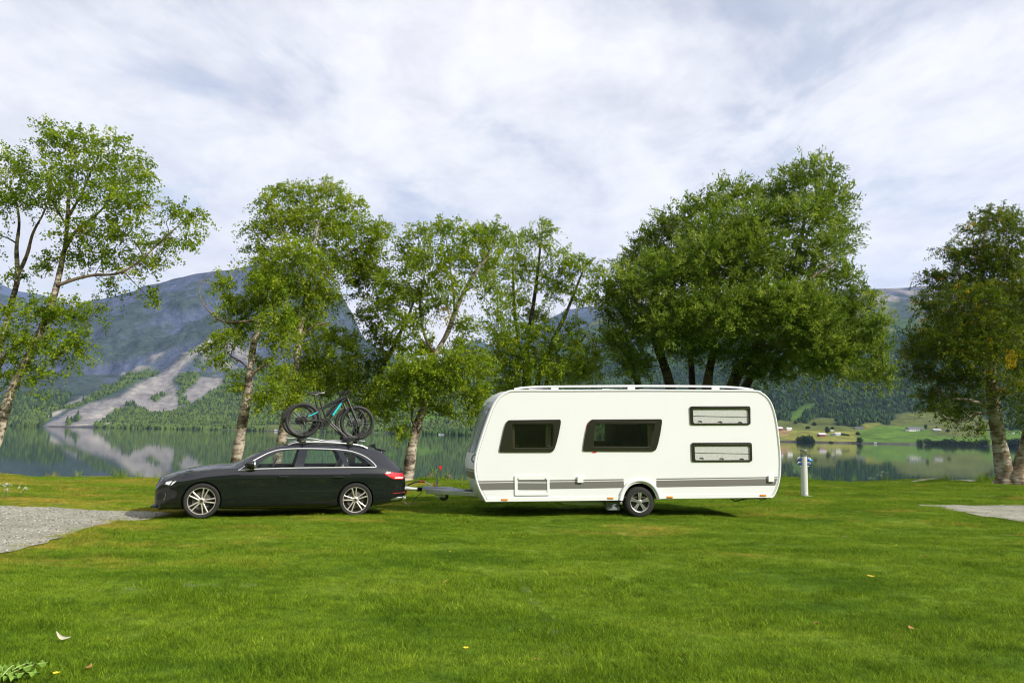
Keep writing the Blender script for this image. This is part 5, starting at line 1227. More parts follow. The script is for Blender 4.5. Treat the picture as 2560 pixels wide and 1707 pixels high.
NL += tree('slender forked birch cut off by the left edge of the photo', G_B, 23.0,
    [[(-90, 1110, 18), (-45, 980, 15), (-10, 850, 13), (8, 770, 12), (25, 700, 12), (40, 640, 11), (38, 570, 9), (44, 510, 6), (35, 450, 4)]],
    [(20, 368, 50, 32), (60, 395, 45, 34), (25, 425, 52, 34), (95, 435, 36, 28), (10, 475, 34, 24), (65, 470, 40, 26), (120, 480, 20, 20), (12, 632, 18, 16), (60, 640, 26, 14), (-40, 420, 50, 45), (-60, 540, 50, 45), (-50, 680, 45, 40), (-40, 800, 45, 45), (20, 880, 30, 18)],
    limbs=[[(40, 635, 9), (62, 585, 8), (76, 535, 6), (100, 490, 4), (112, 455, 3)], [(20, 715, 6), (-10, 690, 4), (-40, 680, 3)], [(-8, 850, 10), (20, 810, 8), (60, 770, 5)]], seed=12, dens=.50, deep=.8, autumn=.002)
NL += tree('leaning birch with a looping bare branch behind the car bonnet', G_B, 25.5,
    [[(532, 1100, 30), (538, 1075, 26), (549, 1020, 24), (560, 950, 22), (568, 910, 19), (575, 850, 16), (581, 800, 14), (592, 755, 10), (600, 700, 7)]],
    [(600, 700, 48, 36), (540, 715, 40, 30), (570, 760, 55, 30), (520, 785, 36, 24), (505, 830, 18, 26), (600, 832, 22, 20), (553, 885, 13, 36), (640, 740, 42, 40), (508, 655, 22, 36), (520, 690, 20, 22), (620, 660, 45, 34), (480, 800, 22, 18), (625, 905, 24, 26), (600, 920, 22, 18)],
    limbs=[[(585, 735, 7), (545, 740, 6), (510, 737, 5), (478, 712, 3), (458, 676, 2.2), (466, 645, 1.8), (500, 622, 1.2)], [(575, 850, 6), (555, 832, 4), (530, 818, 3)], [(572, 870, 7), (600, 842, 5), (625, 835, 3)]], seed=13, dens=.90, tintbias=.08, deep=.9)
NL += tree('tall bright green birch with hanging sprays behind the bicycles', G_B, 27.0,
    [[(630, 1092, 24), (638, 1050, 22), (649, 1000, 21), (665, 920, 18), (680, 850, 15), (686, 780, 13), (700, 700, 12), (715, 620, 9), (722, 560, 7), (735, 490, 4)]],
    [(640, 442, 28, 24), (610, 460, 22, 30), (700, 450, 52, 30), (755, 438, 42, 28), (805, 475, 40, 30), (595, 530, 40, 24), (650, 510, 60, 42), (730, 510, 75, 48), (810, 530, 58, 44), (872, 540, 30, 36), (598, 588, 38, 40), (680, 590, 75, 48), (770, 600, 75, 44), (850, 590, 38, 40), (640, 655, 60, 44), (720, 665, 52, 42), (605, 640, 36, 34), (690, 735, 55, 45), (755, 690, 32, 24), (650, 780, 38, 36), (770, 785, 48, 42), (720, 830, 55, 45), (785, 850, 42, 40), (700, 880, 44, 34), (760, 885, 52, 26), (645, 860, 28, 30), (660, 925, 34, 22), (830, 620, 36, 30)],
    limbs=[[(700, 700, 9), (740, 640, 7), (790, 590, 5), (840, 560, 3)], [(705, 670, 8), (680, 600, 6), (650, 540, 4), (625, 480, 2.5)], [(686, 775, 7), (720, 750, 5), (760, 740, 3)]], seed=14, dens=.95, deep=1.5, droop=.75, tintbias=.14)
NL += tree('shaded birch with a leaning dark trunk between the bicycles and the forked birch', G_B, 28.5,
    [[(800, 1092, 18), (815, 1000, 15), (845, 920, 14), (876, 850, 12), (906, 790, 9), (940, 720, 6), (960, 660, 4)]],
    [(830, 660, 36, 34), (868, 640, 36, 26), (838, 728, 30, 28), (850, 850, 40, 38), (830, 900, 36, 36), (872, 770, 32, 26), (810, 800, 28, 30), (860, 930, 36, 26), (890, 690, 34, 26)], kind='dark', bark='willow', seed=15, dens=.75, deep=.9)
NL += tree('white trunked forked birch behind the car tail with a yellow leaf cluster', G_B, 26.4,
    [[(933, 1103, 30), (938, 1085, 26), (944, 1040, 22), (955, 985, 20), (975, 930, 16), (985, 880, 13), (1000, 815, 12), (1026, 768, 11), (1052, 700, 10), (1082, 640, 8), (1112, 600, 6), (1135, 560, 4)]],
    [(960, 540, 34, 28), (1018, 528, 42, 28), (1078, 540, 48, 34), (1130, 540, 42, 34), (935, 598, 38, 42), (990, 600, 52, 44), (1058, 600, 56, 40), (1130, 608, 50, 44), (905, 655, 36, 34), (950, 678, 50, 34), (1018, 655, 40, 34), (880, 712, 40, 30), (935, 742, 46, 30), (1062, 752, 44, 26), (900, 795, 50, 36), (975, 800, 44, 30), (1000, 860, 62, 44), (940, 870, 54, 44), (1030, 885, 54, 38), (900, 900, 44, 40), (960, 930, 44, 28), (885, 945, 30, 26), (1095, 900, 30, 30), (1092, 850, 36, 36), (1120, 660, 36, 30), (920, 985, 22, 22), (1020, 940, 26, 26), (1000, 700, 40, 30, -1), (960, 850, 60, 50, -1.2), (1040, 830, 45, 40, -1), (1075, 810, 36, 36), (1090, 940, 26, 24)],
    limbs=[[(955, 985, 8), (946, 955, 7), (952, 925, 5), (958, 895, 3)], [(1000, 815, 7), (975, 770, 6), (965, 700, 5), (975, 630, 3)], [(1045, 715, 7), (1040, 660, 5), (1030, 590, 3)], [(957, 1000, 8), (968, 985, 6)]], seed=16, dens=.80, deep=1.5, yellow=[(1020, 725, 16)], tintbias=.08)
NL += tree('airy many stemmed tree rising behind the caravan front', 'trees behind the caravan', 30.0,
    [[(1205, 1100, 18), (1206, 900, 14), (1210, 800, 12), (1225, 700, 9), (1236, 620, 7), (1242, 555, 4)], [(1225, 1100, 18), (1232, 900, 13), (1262, 800, 10), (1300, 720, 8), (1332, 640, 5), (1350, 595, 3)], [(1215, 1100, 14), (1215, 880, 10), (1190, 780, 8), (1180, 680, 6), (1178, 590, 4)], [(1235, 1100, 14), (1250, 900, 10), (1300, 830, 8), (1345, 770, 5)]],
    [(1178, 558, 46, 32), (1240, 552, 40, 34), (1198, 618, 55, 42), (1288, 600, 42, 32), (1332, 615, 42, 30), (1268, 655, 60, 38), (1178, 690, 42, 38), (1340, 685, 38, 30), (1220, 735, 50, 34), (1300, 765, 48, 36), (1160, 780, 38, 34), (1350, 800, 34, 40), (1225, 840, 62, 42), (1300, 860, 54, 34), (1150, 860, 40, 42), (1108, 920, 34, 40), (1180, 905, 55, 38), (1090, 850, 26, 26), (1380, 640, 24, 24), (1255, 520, 20, 16), (1210, 780, 55, 45, -1.2), (1280, 820, 60, 45, -1.2), (1160, 820, 50, 45, -1), (1340, 850, 45, 36, -.8), (1140, 740, 36, 40)], kind='birch', bark='willow', seed=17, dens=.66, deep=1.6, name='rowan_tree' if False else 'willow_tree', tintbias=.05)
NL += tree('huge round willow towering over the caravan roof', 'trees behind the caravan', 29.5,
    [[(1560, 1100, 34), (1542, 900, 24), (1502, 780, 16), (1462, 700, 10), (1440, 640, 6)], [(1600, 1100, 38), (1625, 880, 22), (1640, 780, 16), (1630, 650, 10), (1640, 540, 6)], [(1620, 1100, 42), (1688, 872, 28), (1740, 800, 22), (1800, 680, 16), (1838, 560, 10), (1852, 470, 6)], [(1545, 1100, 26), (1450, 840, 13), (1412, 790, 8)], [(1640, 1100, 30), (1725, 862, 20), (1800, 820, 12), (1900, 760, 7)], [(1580, 1100, 26), (1590, 880, 16), (1570, 700, 10), (1560, 560, 5)]],
    [(1870, 398, 55, 34), (1820, 425, 34, 40), (1900, 465, 58, 46), (1850, 500, 65, 46), (1932, 540, 38, 52), (1880, 580, 66, 46), (1780, 460, 52, 34), (1690, 452, 62, 34), (1620, 478, 58, 38), (1740, 515, 75, 54), (1640, 545, 75, 54), (1550, 520, 54, 38), (1500, 560, 54, 40), (1560, 610, 75, 54), (1462, 608, 46, 38), (1432, 650, 38, 38), (1480, 680, 65, 48), (1660, 640, 84, 54), (1770, 620, 75, 54), (1860, 650, 65, 46), (1940, 640, 30, 42), (1600, 720, 84, 54), (1700, 730, 75, 54), (1800, 720, 75, 54), (1890, 720, 55, 44), (1978, 700, 38, 34), (1950, 760, 54, 44), (1870, 790, 65, 44), (1780, 800, 65, 44), (1680, 810, 65, 44), (1580, 800, 60, 40), (1500, 755, 54, 40), (1418, 720, 38, 38), (1410, 795, 38, 36), (1460, 850, 42, 32), (1760, 860, 55, 28), (1850, 850, 55, 34), (1930, 840, 55, 34), (2000, 800, 42, 38), (1990, 868, 38, 28), (2030, 865, 18, 36), (2022, 745, 22, 22), (1405, 690, 30, 34), (1520, 640, 70, 60, -2), (1620, 600, 80, 60, -2), (1720, 570, 80, 60, -2), (1650, 720, 90, 60, -2.2), (1760, 700, 90, 60, -2.2), (1540, 740, 70, 60, -2), (1850, 720, 80, 60, -2), (1900, 800, 70, 50, -1.8), (1440, 780, 50, 50, -1)],
    limbs=[[(1800, 680, 9), (1860, 640, 6), (1920, 600, 4)], [(1740, 800, 9), (1850, 770, 6), (1960, 760, 4), (2010, 800, 2.5)]], kind='willow', bark='willow', seed=18, dens=.86, deep=2.3, tintbias=.05, lsize=.084, droop=.12, name='willow_tree')
NL += tree('mossy old birch with a pale horizontal limb at the right of the lawn', G_B, 31.5,
    [[(2312, 1112, 42), (2306, 1075, 35), (2296, 1020, 31), (2288, 970, 28), (2281, 910, 26), (2275, 850, 23), (2270, 790, 20), (2262, 720, 16), (2256, 640, 12), (2260, 560, 8), (2270, 500, 4)]],
    [(2290, 500, 46, 30), (2250, 520, 44, 34), (2200, 580, 44, 32), (2330, 535, 46, 42), (2262, 590, 75, 44), (2148, 640, 38, 26), (2200, 655, 66, 44), (2290, 655, 75, 50), (2132, 700, 38, 32), (2182, 740, 75, 44), (2272, 740, 75, 46), (2120, 785, 52, 36), (2210, 805, 75, 44), (2300, 815, 64, 46), (2100, 845, 38, 26), (2170, 868, 62, 36), (2250, 868, 54, 36), (2160, 935, 36, 26), (2200, 960, 30, 24), (2242, 985, 18, 22), (2328, 900, 34, 46), (2335, 690, 36, 55), (2130, 910, 28, 22), (2095, 800, 26, 20), (2215, 925, 40, 24), (2230, 700, 80, 60, -1.8), (2280, 780, 70, 60, -1.8), (2180, 790, 70, 50, -1.6), (2300, 600, 60, 50, -1.5), (2320, 760, 46, 60)],
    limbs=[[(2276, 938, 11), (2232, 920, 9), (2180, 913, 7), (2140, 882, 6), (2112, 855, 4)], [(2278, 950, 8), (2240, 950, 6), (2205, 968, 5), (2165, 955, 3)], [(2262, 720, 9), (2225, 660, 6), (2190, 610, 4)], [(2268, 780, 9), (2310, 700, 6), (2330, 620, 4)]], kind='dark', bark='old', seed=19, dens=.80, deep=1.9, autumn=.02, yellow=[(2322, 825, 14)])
NL += tree('second mossy trunk leaning out of the right edge of the photo', G_B, 31.3,
    [[(2338, 1113, 46), (2345, 1070, 34), (2358, 1020, 28), (2372, 940, 24), (2390, 840, 18), (2400, 720, 12), (2405, 600, 7)]],
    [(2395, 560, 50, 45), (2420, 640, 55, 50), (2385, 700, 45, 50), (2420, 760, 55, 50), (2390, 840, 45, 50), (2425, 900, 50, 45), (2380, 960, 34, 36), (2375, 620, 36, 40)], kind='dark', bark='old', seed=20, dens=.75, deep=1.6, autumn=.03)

# ---------------------------------------------------------------- grass blades
mb_ = bpy.data.materials.new('grass_blade'); mb_.use_nodes = True; t = mb_.node_tree; b = t.nodes['Principled BSDF']; b.inputs['Roughness'].default_value = .5; b.inputs['Specular IOR Level'].default_value = .1
gc = grass_color(t); a = t.nodes.new('ShaderNodeAttribute'); a.attribute_name = 'tint'
rr = t.nodes.new('ShaderNodeValToRGB'); e = rr.color_ramp.elements; e[0].position = 0; e[0].color = (.36, .40, .34, 1); e[1].position = .88; e[1].color = (1.7, 1.6, 1.6, 1); q = e.new(.97); q.color = (2.6, 1.9, 2.4, 1)
t.links.new(a.outputs['Fac'], rr.inputs[0]); mx = t.nodes.new('ShaderNodeMix'); mx.data_type = 'RGBA'; mx.blend_type = 'MULTIPLY'; mx.inputs[0].default_value = 1
t.links.new(gc, mx.inputs[6]); t.links.new(rr.outputs[0], mx.inputs[7]); t.links.new(mx.outputs[2], b.inputs['Base Color'])
tr = t.nodes.new('ShaderNodeBsdfTranslucent'); t.links.new(mx.outputs[2], tr.inputs[0]); ms = t.nodes.new('ShaderNodeMixShader'); ms.inputs[0].default_value = .35
t.links.new(b.outputs[0], ms.inputs[1]); t.links.new(tr.outputs[0], ms.inputs[2]); t.links.new(ms.outputs[0], t.nodes['Material Output'].inputs[0])
def tuft(seed, n, R, h0, h1, w, lean):
    r = np.random.default_rng(seed); a = r.uniform(0, 6.283, n); q = R * np.sqrt(r.random(n)); P = np.stack([q * np.cos(a), q * np.sin(a), np.zeros(n)], 1)
    h = r.uniform(h0, h1, n); th = r.uniform(0, 6.283, n); ln = h * np.abs(r.normal(lean, .35, n)); D = np.stack([np.cos(th), np.sin(th), np.zeros(n)], 1)
    fa = r.uniform(0, 6.283, n); Wv = np.stack([np.cos(fa), np.sin(fa), np.zeros(n)], 1) * (w * r.uniform(.7, 1.3, n))[:, None]; Z = np.array([0, 0, 1.0])
    m = P + D * (ln * .35)[:, None] + Z * (h * .6)[:, None]; tp = P + D * ln[:, None] + Z * h[:, None] * .97
    V = np.stack([P - Wv, P + Wv, m + Wv * .8, m - Wv * .8, tp, tp], 1)      # quad + tip
    V[:, 5] = tp + Wv * .15
    F1 = np.arange(n)[:, None] * 6 + np.array([0, 1, 2, 3]); F2 = np.arange(n)[:, None] * 6 + np.array([3, 2, 5, 4])
    ti = np.clip(r.normal(.47, .26, n), 0, .9); ti[r.random(n) < .02] = .97
    return mesh_np('grass_tuft', V.reshape(-1, 3), np.concatenate([F1, F2]), {'tint': ('FLOAT', np.repeat(ti, 6))})
srcs = [(tuft(i, 230, .17, .010, .032, .0014, .8), mb_) for i in range(5)] + [(tuft(20 + i, 130, .12, .022, .056, .0015, .85), mb_) for i in range(3)] + [(tuft(30 + i, 26, .12, .12, .30, .003, .35), mb_) for i in range(2)]
r = np.random.default_rng(77)
def strip_pts(y0, y1, per):
    hw0 = .80 * y1 + 2.0; n = int((y1 - y0) * 2 * hw0 * per); y = r.uniform(y0, y1, n); x = r.uniform(-hw0, hw0, n); k = np.abs(x) < .80 * y + 1.6; return np.stack([x[k], y[k]], 1)
XY = np.concatenate([strip_pts(4.0, 8, 85), strip_pts(8, 13, 62), strip_pts(13, 20, 46), strip_pts(20, 36, 30)])
k = XY[:, 1] < edge_y(XY[:, 0]) + .5
for nm in ('d', 'p', 'b'): k &= ~inside([tuple(p) for p in GP[nm]], XY[:, 0], XY[:, 1]) | ((r.random(len(XY)) < .10) & (np.sin(XY[:, 0] * 1.7 + 1) * np.sin(XY[:, 1] * 2.3) > .45))
XY = XY[k]
bd = [XY]                                # ragged grass fringe hanging over the gravel borders
for nm in ('d', 'p', 'b'):
    P = np.array(GP[nm]); P = P[(np.abs(P[:, 0]) < .85 * P[:, 1] + 3)]
    for _ in range(8): bd.append(P + r.normal(0, .13, P.shape))
XY = np.concatenate(bd); n = len(XY)
ns = np.array([mnoise.fractal(Vector((x * .9, y * 1.2, 3.3)), 1.0, 2.0, 4) for x, y in XY])
tall = (ns > .30) & (r.random(n) < .55) | (r.random(n) < .05)
idx = np.where(tall, r.integers(5, 8, n), r.integers(0, 5, n))
ed = XY[:, 1] - edge_y(XY[:, 0]); edge_t = (ed > -.45) & (r.random(n) < np.where((XY[:, 0] > 15.5) & (XY[:, 0] < 20.5), .02, .07)); idx = np.where(edge_t, r.integers(8, 10, n), idx)
s = r.uniform(.75, 1.25, n) * (1 + .35 * np.clip(ns, -.5, 1)); s *= np.where(XY[:, 1] > 18, 1.25, 1.0)
pos = np.stack([XY[:, 0], XY[:, 1], gz(XY[:, 0], XY[:, 1]) - .004], 1)
scatter('grass', pos, idx, np.stack([np.zeros(n), np.zeros(n), r.uniform(0, 6.283, n)], 1), np.stack([s, s, s * r.uniform(.8, 1.2, n)], 1), srcs, 'short mown grass blades covering the lawn')
# loose stones on the gravel
def stone(seed):
    bm = bmesh.new(); bmesh.ops.create_icosphere(bm, subdivisions=1, radius=1)
    for v in bm.verts: v.co *= 1 + .3 * mnoise.noise(v.co * 1.5 + Vector((seed * 5, 0, 0))); v.co.z *= .6
    me = bpy.data.meshes.new('stone'); bm.to_mesh(me); bm.free(); return me
sm = [mat('stone_a', (.30, .285, .25), .9), mat('stone_b', (.42, .41, .38), .9), mat('stone_c', (.16, .15, .14), .9)]
pts = []
for nm, per in (('d', 110), ('p', 60), ('b', 40)):
    P = np.array(GP[nm]); lo, hi = P.min(0), P.max(0); lo[0] = max(lo[0], -22); hi[0] = min(hi[0], 34); m_ = int((hi - lo).prod() * per); q = r.uniform(lo, hi, (m_, 2)); q = q[inside([tuple(p) for p in P], q[:, 0], q[:, 1])]; pts.append(q)
Q = np.concatenate(pts); n = len(Q); s = r.uniform(.006, .020, n)
scatter('gravel', np.stack([Q[:, 0], Q[:, 1], gz(Q[:, 0], Q[:, 1]) + .024], 1), r.integers(0, 3, n), r.uniform(0, 6.28, (n, 3)) * np.array([.1, .1, 1]), np.stack([s, s, s], 1), [(stone(i), sm[i]) for i in range(3)], 'loose grey stones lying on the gravel')
# ---------------------------------------------------------------- service post, boulders, small plants, far farms
bp_ = ground_at(2012, 1243); bz = float(gz(bp_[0], bp_[1]))
post = empty('service_post', (bp_[0], bp_[1], bz)); tag(post, 'pale grey electric hookup post with blue sockets right of the caravan', 'service post')
sc_ = bp_[1] / FPX; Hh = 96 * sc_; Rr = 8.1 * sc_
M_POST = mat('post_paint', (.52, .54, .50), .45, noise=.03, nscale=3)
MB().lathe([(Rr * 1.02, -.05), (Rr, .02), (Rr, Hh), (0, Hh)], (0, 0, 0), 'Z', 36).build('post', M_POST, post, True, angle=30)
MB().lathe([(Rr * 1.03, Hh - .004), (Rr * 1.03, Hh + .035), (0, Hh + .035)], (0, 0, 0), 'Z', 36).build('collar', M_GREYPL, post, True, angle=30)
MB().lathe([(Rr * .97, Hh + .035), (Rr * .97, Hh + .165)], (0, 0, 0), 'Z', 36).build('lamp_glass', glass_mat('lamp_glass', (.72, .74, .70), .05), post, True)
MB().tube([(0, 0, Hh + .035), (0, 0, Hh + .165)], .014, 10).build('lamp_rod', M_ALU, post)
MB().lathe([(0, Hh + .2), (Rr * .96, Hh + .198), (Rr * 1.03, Hh + .185), (Rr * 1.03, Hh + .165), (0, Hh + .165)], (0, 0, 0), 'Z', 36).build('cap', M_GREYPL, post, True, angle=30)
M_BLUE = mat('blue_socket', (.02, .045, .25), .4); M_LBLUE = mat('light_blue_plug', (.10, .42, .80), .4); M_WHT = mat('white_trim', (.75, .75, .74), .4)
for sgn in (-1, 1):
    for k, dz in enumerate((.075, .205)):
        z = Hh - dz; y = -.02
        sk = MB().tube([(sgn * Rr * .7, y, z), (sgn * (Rr + .055), y, z - .03)], .042, 16).build('socket', M_BLUE, post, True, angle=40)
        MB().tube([(sgn * (Rr + .02), y - .01, z + .042), (sgn * (Rr + .07), y - .01, z + .036), (sgn * (Rr + .095), y - .01, z)], .012, 8).build('socket_lid', M_WHT, sk, True)
    MB().box((min(sgn * Rr, sgn * (Rr + .04)), -.05, Hh - .285), (max(sgn * Rr, sgn * (Rr + .04)), .03, Hh - .268)).build('bracket', M_WHT, post)
MB().tube([(Rr + .05, -.03, Hh - .10), (Rr + .13, -.05, Hh - .12)], .034, 12).build('plug', M_LBLUE, post, True)
MB().box((-.02, -Rr - .012, .05), (.05, -Rr + .01, .10)).build('ground_clip', M_WHT, post, bevel=.004)
MB().lathe([(0, .012), (Rr * 1.6, .010), (Rr * 1.7, -.04)], (.04, 0, 0), 'Z', 24).build('foot_plate', mat('concrete', (.36, .35, .30), .9, noise=.2), post)
# boulders at the water's edge
M_ROCK = mat('dark_boulder', (.060, .052, .046), .9, noise=.5, nscale=3, bump=.8, bscale=9)
def boulder(x, y, w, h, Y, seed, label):
    p = at(x, y, Y); s = w / 2 / (FPX / K) * Y; bm = bmesh.new(); bmesh.ops.create_icosphere(bm, subdivisions=4, radius=1)
    for v in bm.verts:
        c = v.co.copy(); k = 1 + .28 * mnoise.fractal(c * 1.3 + Vector((seed * 7, 0, 0)), 1, 2, 4); k = min(k, 1.06 + .08 * mnoise.noise(c * 3 + Vector((seed, 9, 0)))); v.co = c * k
    zt = p[2]; g = float(gz(p[0], p[1])) - .3; hh = (zt - g)
    for v in bm.verts: v.co = Vector((v.co.x * s, v.co.y * s * .9, (v.co.z * .5 + .5) * hh))
    me = bpy.data.meshes.new('boulder'); bm.to_mesh(me); bm.free(); o = link('boulder', me, M_ROCK, smooth=True); o.location = (p[0], p[1], g); tag(o, label, 'boulder', 'boulders at the water edge')
boulder(986, 1086, 32, 12, 28.6, 1, 'low dark boulder at the water edge beside the white birch trunk')
boulder(1031, 1084, 28, 13, 28.6, 2, 'pointed dark boulder at the water edge nearer the caravan')
boulder(893, 1096, 20, 8, 28.4, 3, 'small dark boulder at the water edge hidden behind the car tail')
# red tipped stake on the bank
p = at(1011, 1104, 26.2); g = float(gz(p[0], p[1])); st_ = empty('marker_stake', (p[0], p[1], g)); tag(st_, 'thin stake with a red heart shaped marker above the drawbar', 'stake')
top = at(1011, 1076, 26.2)[2] - g
MB().tube([(0, 0, -.1), (0, 0, top)], .005, 6).build('rod', M_DARKMETAL, st_)
hs_ = [(0, -.10), (.045, -.02), (.05, .03), (.025, .05), (0, .03), (-.025, .05), (-.05, .03), (-.045, -.02)]
MB().prism([(x * 1.1, z * 1.1 + top + .05) for x, z in hs_], -.008, .008).build('marker', M_STICK, st_)
# flowering weeds along the bank and by the gravel
M_STEM = mat('weed_stem', (.10, .15, .03), .7); M_PETAL = mat('white_petals', (.72, .70, .64), .8); M_RUST = mat('rusty_seed_head', (.28, .10, .04), .8); M_WLEAF = mat('weed_leaf', (.075, .14, .02), .6)
def weed(p, h, n, seed, label, head=None, group='flowering weeds'):
    r_ = np.random.default_rng(seed); z = float(gz(p[0], p[1])); w = empty('wild_plant', (p[0], p[1], z)); tag(w, label, 'plant', group)
    sb, hb, lb = MB(), MB(), MB()
    for k in range(n):
        a = r_.uniform(0, 6.28); q = r_.uniform(0, h * .55); hh = h * r_.uniform(.55, 1); tip = np.array([math.cos(a) * q, math.sin(a) * q, hh]); bs = np.array([math.cos(a) * q * .3, math.sin(a) * q * .3, -.03])
        sb.tube([bs, (bs + tip) / 2 + (0, 0, .04 * h), tip], [.004, .003, .002], 4, False)
        for j in range(5):
            c = tip + r_.normal(0, .022, 3) * (1 if head is M_PETAL else (.4, .4, 2.2)); s_ = r_.uniform(.007, .014)
            hb.add([c + (s_, 0, 0), c + (0, s_, .2 * s_), c + (-s_, 0, 0), c + (0, -s_, .2 * s_), c + (0, 0, s_)], [(0, 1, 4), (1, 2, 4), (2, 3, 4), (3, 0, 4)])
        for j in range(4):
            t_ = r_.uniform(.1, .7); c = bs + (tip - bs) * t_; d_ = unit(r_.normal(0, 1, 3) + np.array([0, 0, .3])); L_ = r_.uniform(.04, .10) * max(.6, h * 2); sd = unit(np.cross(d_, [0, 0, 1.0])) * L_ * .18
            lb.add([c, c + d_ * L_ * .5 + sd, c + d_ * L_, c + d_ * L_ * .5 - sd], [(0, 1, 2, 3)])
    sb.build('stems', M_STEM, w); hb.build('flowers', head or M_PETAL, w); lb.build('leaves', M_WLEAF, w)
    for c_ in w.children: c_['kind'] = 'stuff'
for i, (x, y, h, n, lab, hd) in enumerate([(12, 1146, .34, 9, 'tall white flowering weed at the left edge beside the gravel', M_PETAL), (48, 1137, .26, 5, 'smaller white flowering weed right of the tall one at the left edge', M_PETAL),
        (1822, 1098, .34, 8, 'white flowering weed between the caravan tail and the hookup post', M_PETAL), (1868, 1098, .36, 9, 'white flowering weed just right of the hookup post', M_PETAL), (1892, 1099, .26, 6, 'low white flowering weed farther right of the hookup post', M_PETAL),
        (2028, 1104, .42, 14, 'bushy white flowering weed on the bank halfway to the gravel strip', M_PETAL), (2002, 1104, .26, 6, 'sparse white flowering weed left of the bushy one on the bank', M_PETAL), (2073, 1105, .50, 4, 'rust red dock stalk standing on the bank before the gravel strip', M_RUST), (2116, 1107, .36, 4, 'short rust red dock stalk at the start of the gravel strip', M_RUST),
        (2272, 1104, .42, 16, 'leafy pink tinged weed clump left of the mossy birch foot', M_RUST), (925, 1101, .30, 5, 'small pale weed at the foot of the forked birch', M_PETAL)]):
    weed(ground_at(x * K, y * K), h, n, 40 + i, lab, hd)
# broad dock leaves in the lower left corner
M_DOCK = mat('dock_leaf', (.13, .23, .03), .6, 0, .15, noise=.3, nscale=14); M_RIB = mat('leaf_rib', (.30, .42, .10), .6)
dk = empty('dock_plant'); c0 = ground_at(2, 1698); c0[2] = float(gz(c0[0], c0[1])); dk.location = tuple(c0); tag(dk, 'broad leaved dock plant in the lower left corner of the lawn', 'plant')
for i, (a, el, L_, w_) in enumerate([(34, 26, .30, .045), (54, 34, .23, .042), (10, 16, .24, .038), (75, 50, .16, .036), (-20, 20, .16, .04), (120, 35, .16, .04), (160, 30, .18, .045)]):
    a, el = rad(a), rad(el); v = []; n = 12; rb = []
    for k in range(n + 1):
        t_ = k / n; q = L_ * t_; z = math.sin(el) * q - .55 * L_ * t_ ** 2.2 * math.sin(el); c = np.array([math.cos(a) * q * math.cos(el), math.sin(a) * q * math.cos(el), z + .03]); sd = np.array([-math.sin(a), math.cos(a), 0]); ww = w_ * math.sin(math.pi * min(1, t_ * .93 + .05)) ** .7 * (1 + .07 * math.sin(k * 2.4 + i)); rb.append(c + (0, 0, .003))
        v += [c - sd * ww + (0, 0, .022 * math.sin(k * 1.7)), c, c + sd * ww + (0, 0, .022 * math.cos(k * 1.9))]
    lf = MB().add(v, [(k * 3 + j, k * 3 + j + 1, k * 3 + j + 4, k * 3 + j + 3) for k in range(n) for j in range(2)]).build('leaf', M_DOCK, dk, True); MB().tube(rb, list(np.linspace(.005, .0015, n + 1)), 5).build('rib', M_RIB, lf)
# fallen leaves and single flowers on the lawn
M_DRYL = mat('pale_dry_leaf', (.46, .43, .31), .7); M_YEL = mat('yellow_petal', (.80, .52, .02), .6); M_YLEAF = mat('yellow_fallen_leaf', (.62, .45, .04), .6); M_BROWN = mat('brown_fallen_leaf', (.36, .17, .06), .7)
def fallen(px_, py_, L_, m_, label, curl=.5, rz=0.0):
    p = ground_at(px_, py_); v = []; n = 8
    for k in range(n + 1):
        t_ = k / n; x = (t_ - .5) * L_; ww = L_ * .27 * math.sin(math.pi * (t_ * .92 + .04)) ** .8; z = curl * L_ * (2 * t_ - 1) ** 2 * (1 if t_ < .5 else .35)
        v += [(x, -ww, z + .35 * ww), (x, 0, z), (x, ww, z + .35 * ww)]
    o = MB().add(v, [(k * 3 + j, k * 3 + j + 1, k * 3 + j + 4, k * 3 + j + 3) for k in range(n) for j in range(2)]).build('fallen_leaf', m_, None, True); sm_ = o.modifiers.new('thickness', 'SOLIDIFY'); sm_.thickness = .0015
    o.location = (p[0], p[1], float(gz(p[0], p[1])) + .035); o.rotation_euler = (.1, .05, rz); tag(o, label, 'leaf', 'fallen leaves on the lawn')
fallen(158, 1592, .11, M_DRYL, 'large pale curled dry leaf above the dock plant', .55, .15)
fallen(2176, 1445, .09, M_YLEAF, 'bright yellow fallen leaf on the right half of the lawn', .2, -.3)
for x, y, L_, m_, lab in [(2112, 1343, .07, M_DRYL, 'small pale fallen leaf below the hookup post'), (2310, 1395, .08, M_BROWN, 'tan fallen leaf below the right gravel pitch'), (2240, 1367, .06, M_YLEAF, 'dull yellow fallen leaf left of the tan one on the lawn'), (2040, 1562, .07, M_BROWN, 'brown fallen leaf low on the right half of the lawn'), (222, 1668, .06, M_BROWN, 'brown fallen leaf right of the dock plant'), (1110, 1464, .06, M_BROWN, 'brown fallen leaf on the middle of the lawn below the drawbar'), (1124, 1383, .07, M_YLEAF, 'dull yellow fallen leaf on the lawn below the drawbar'), (2278, 1577, .06, M_BROWN, 'small brown fallen leaf near the lower right of the lawn'), (1340, 1661, .05, M_BROWN, 'small brown fallen leaf at the bottom middle of the lawn')]:
    fallen(x, y, L_, m_, lab, .3, x * .7)
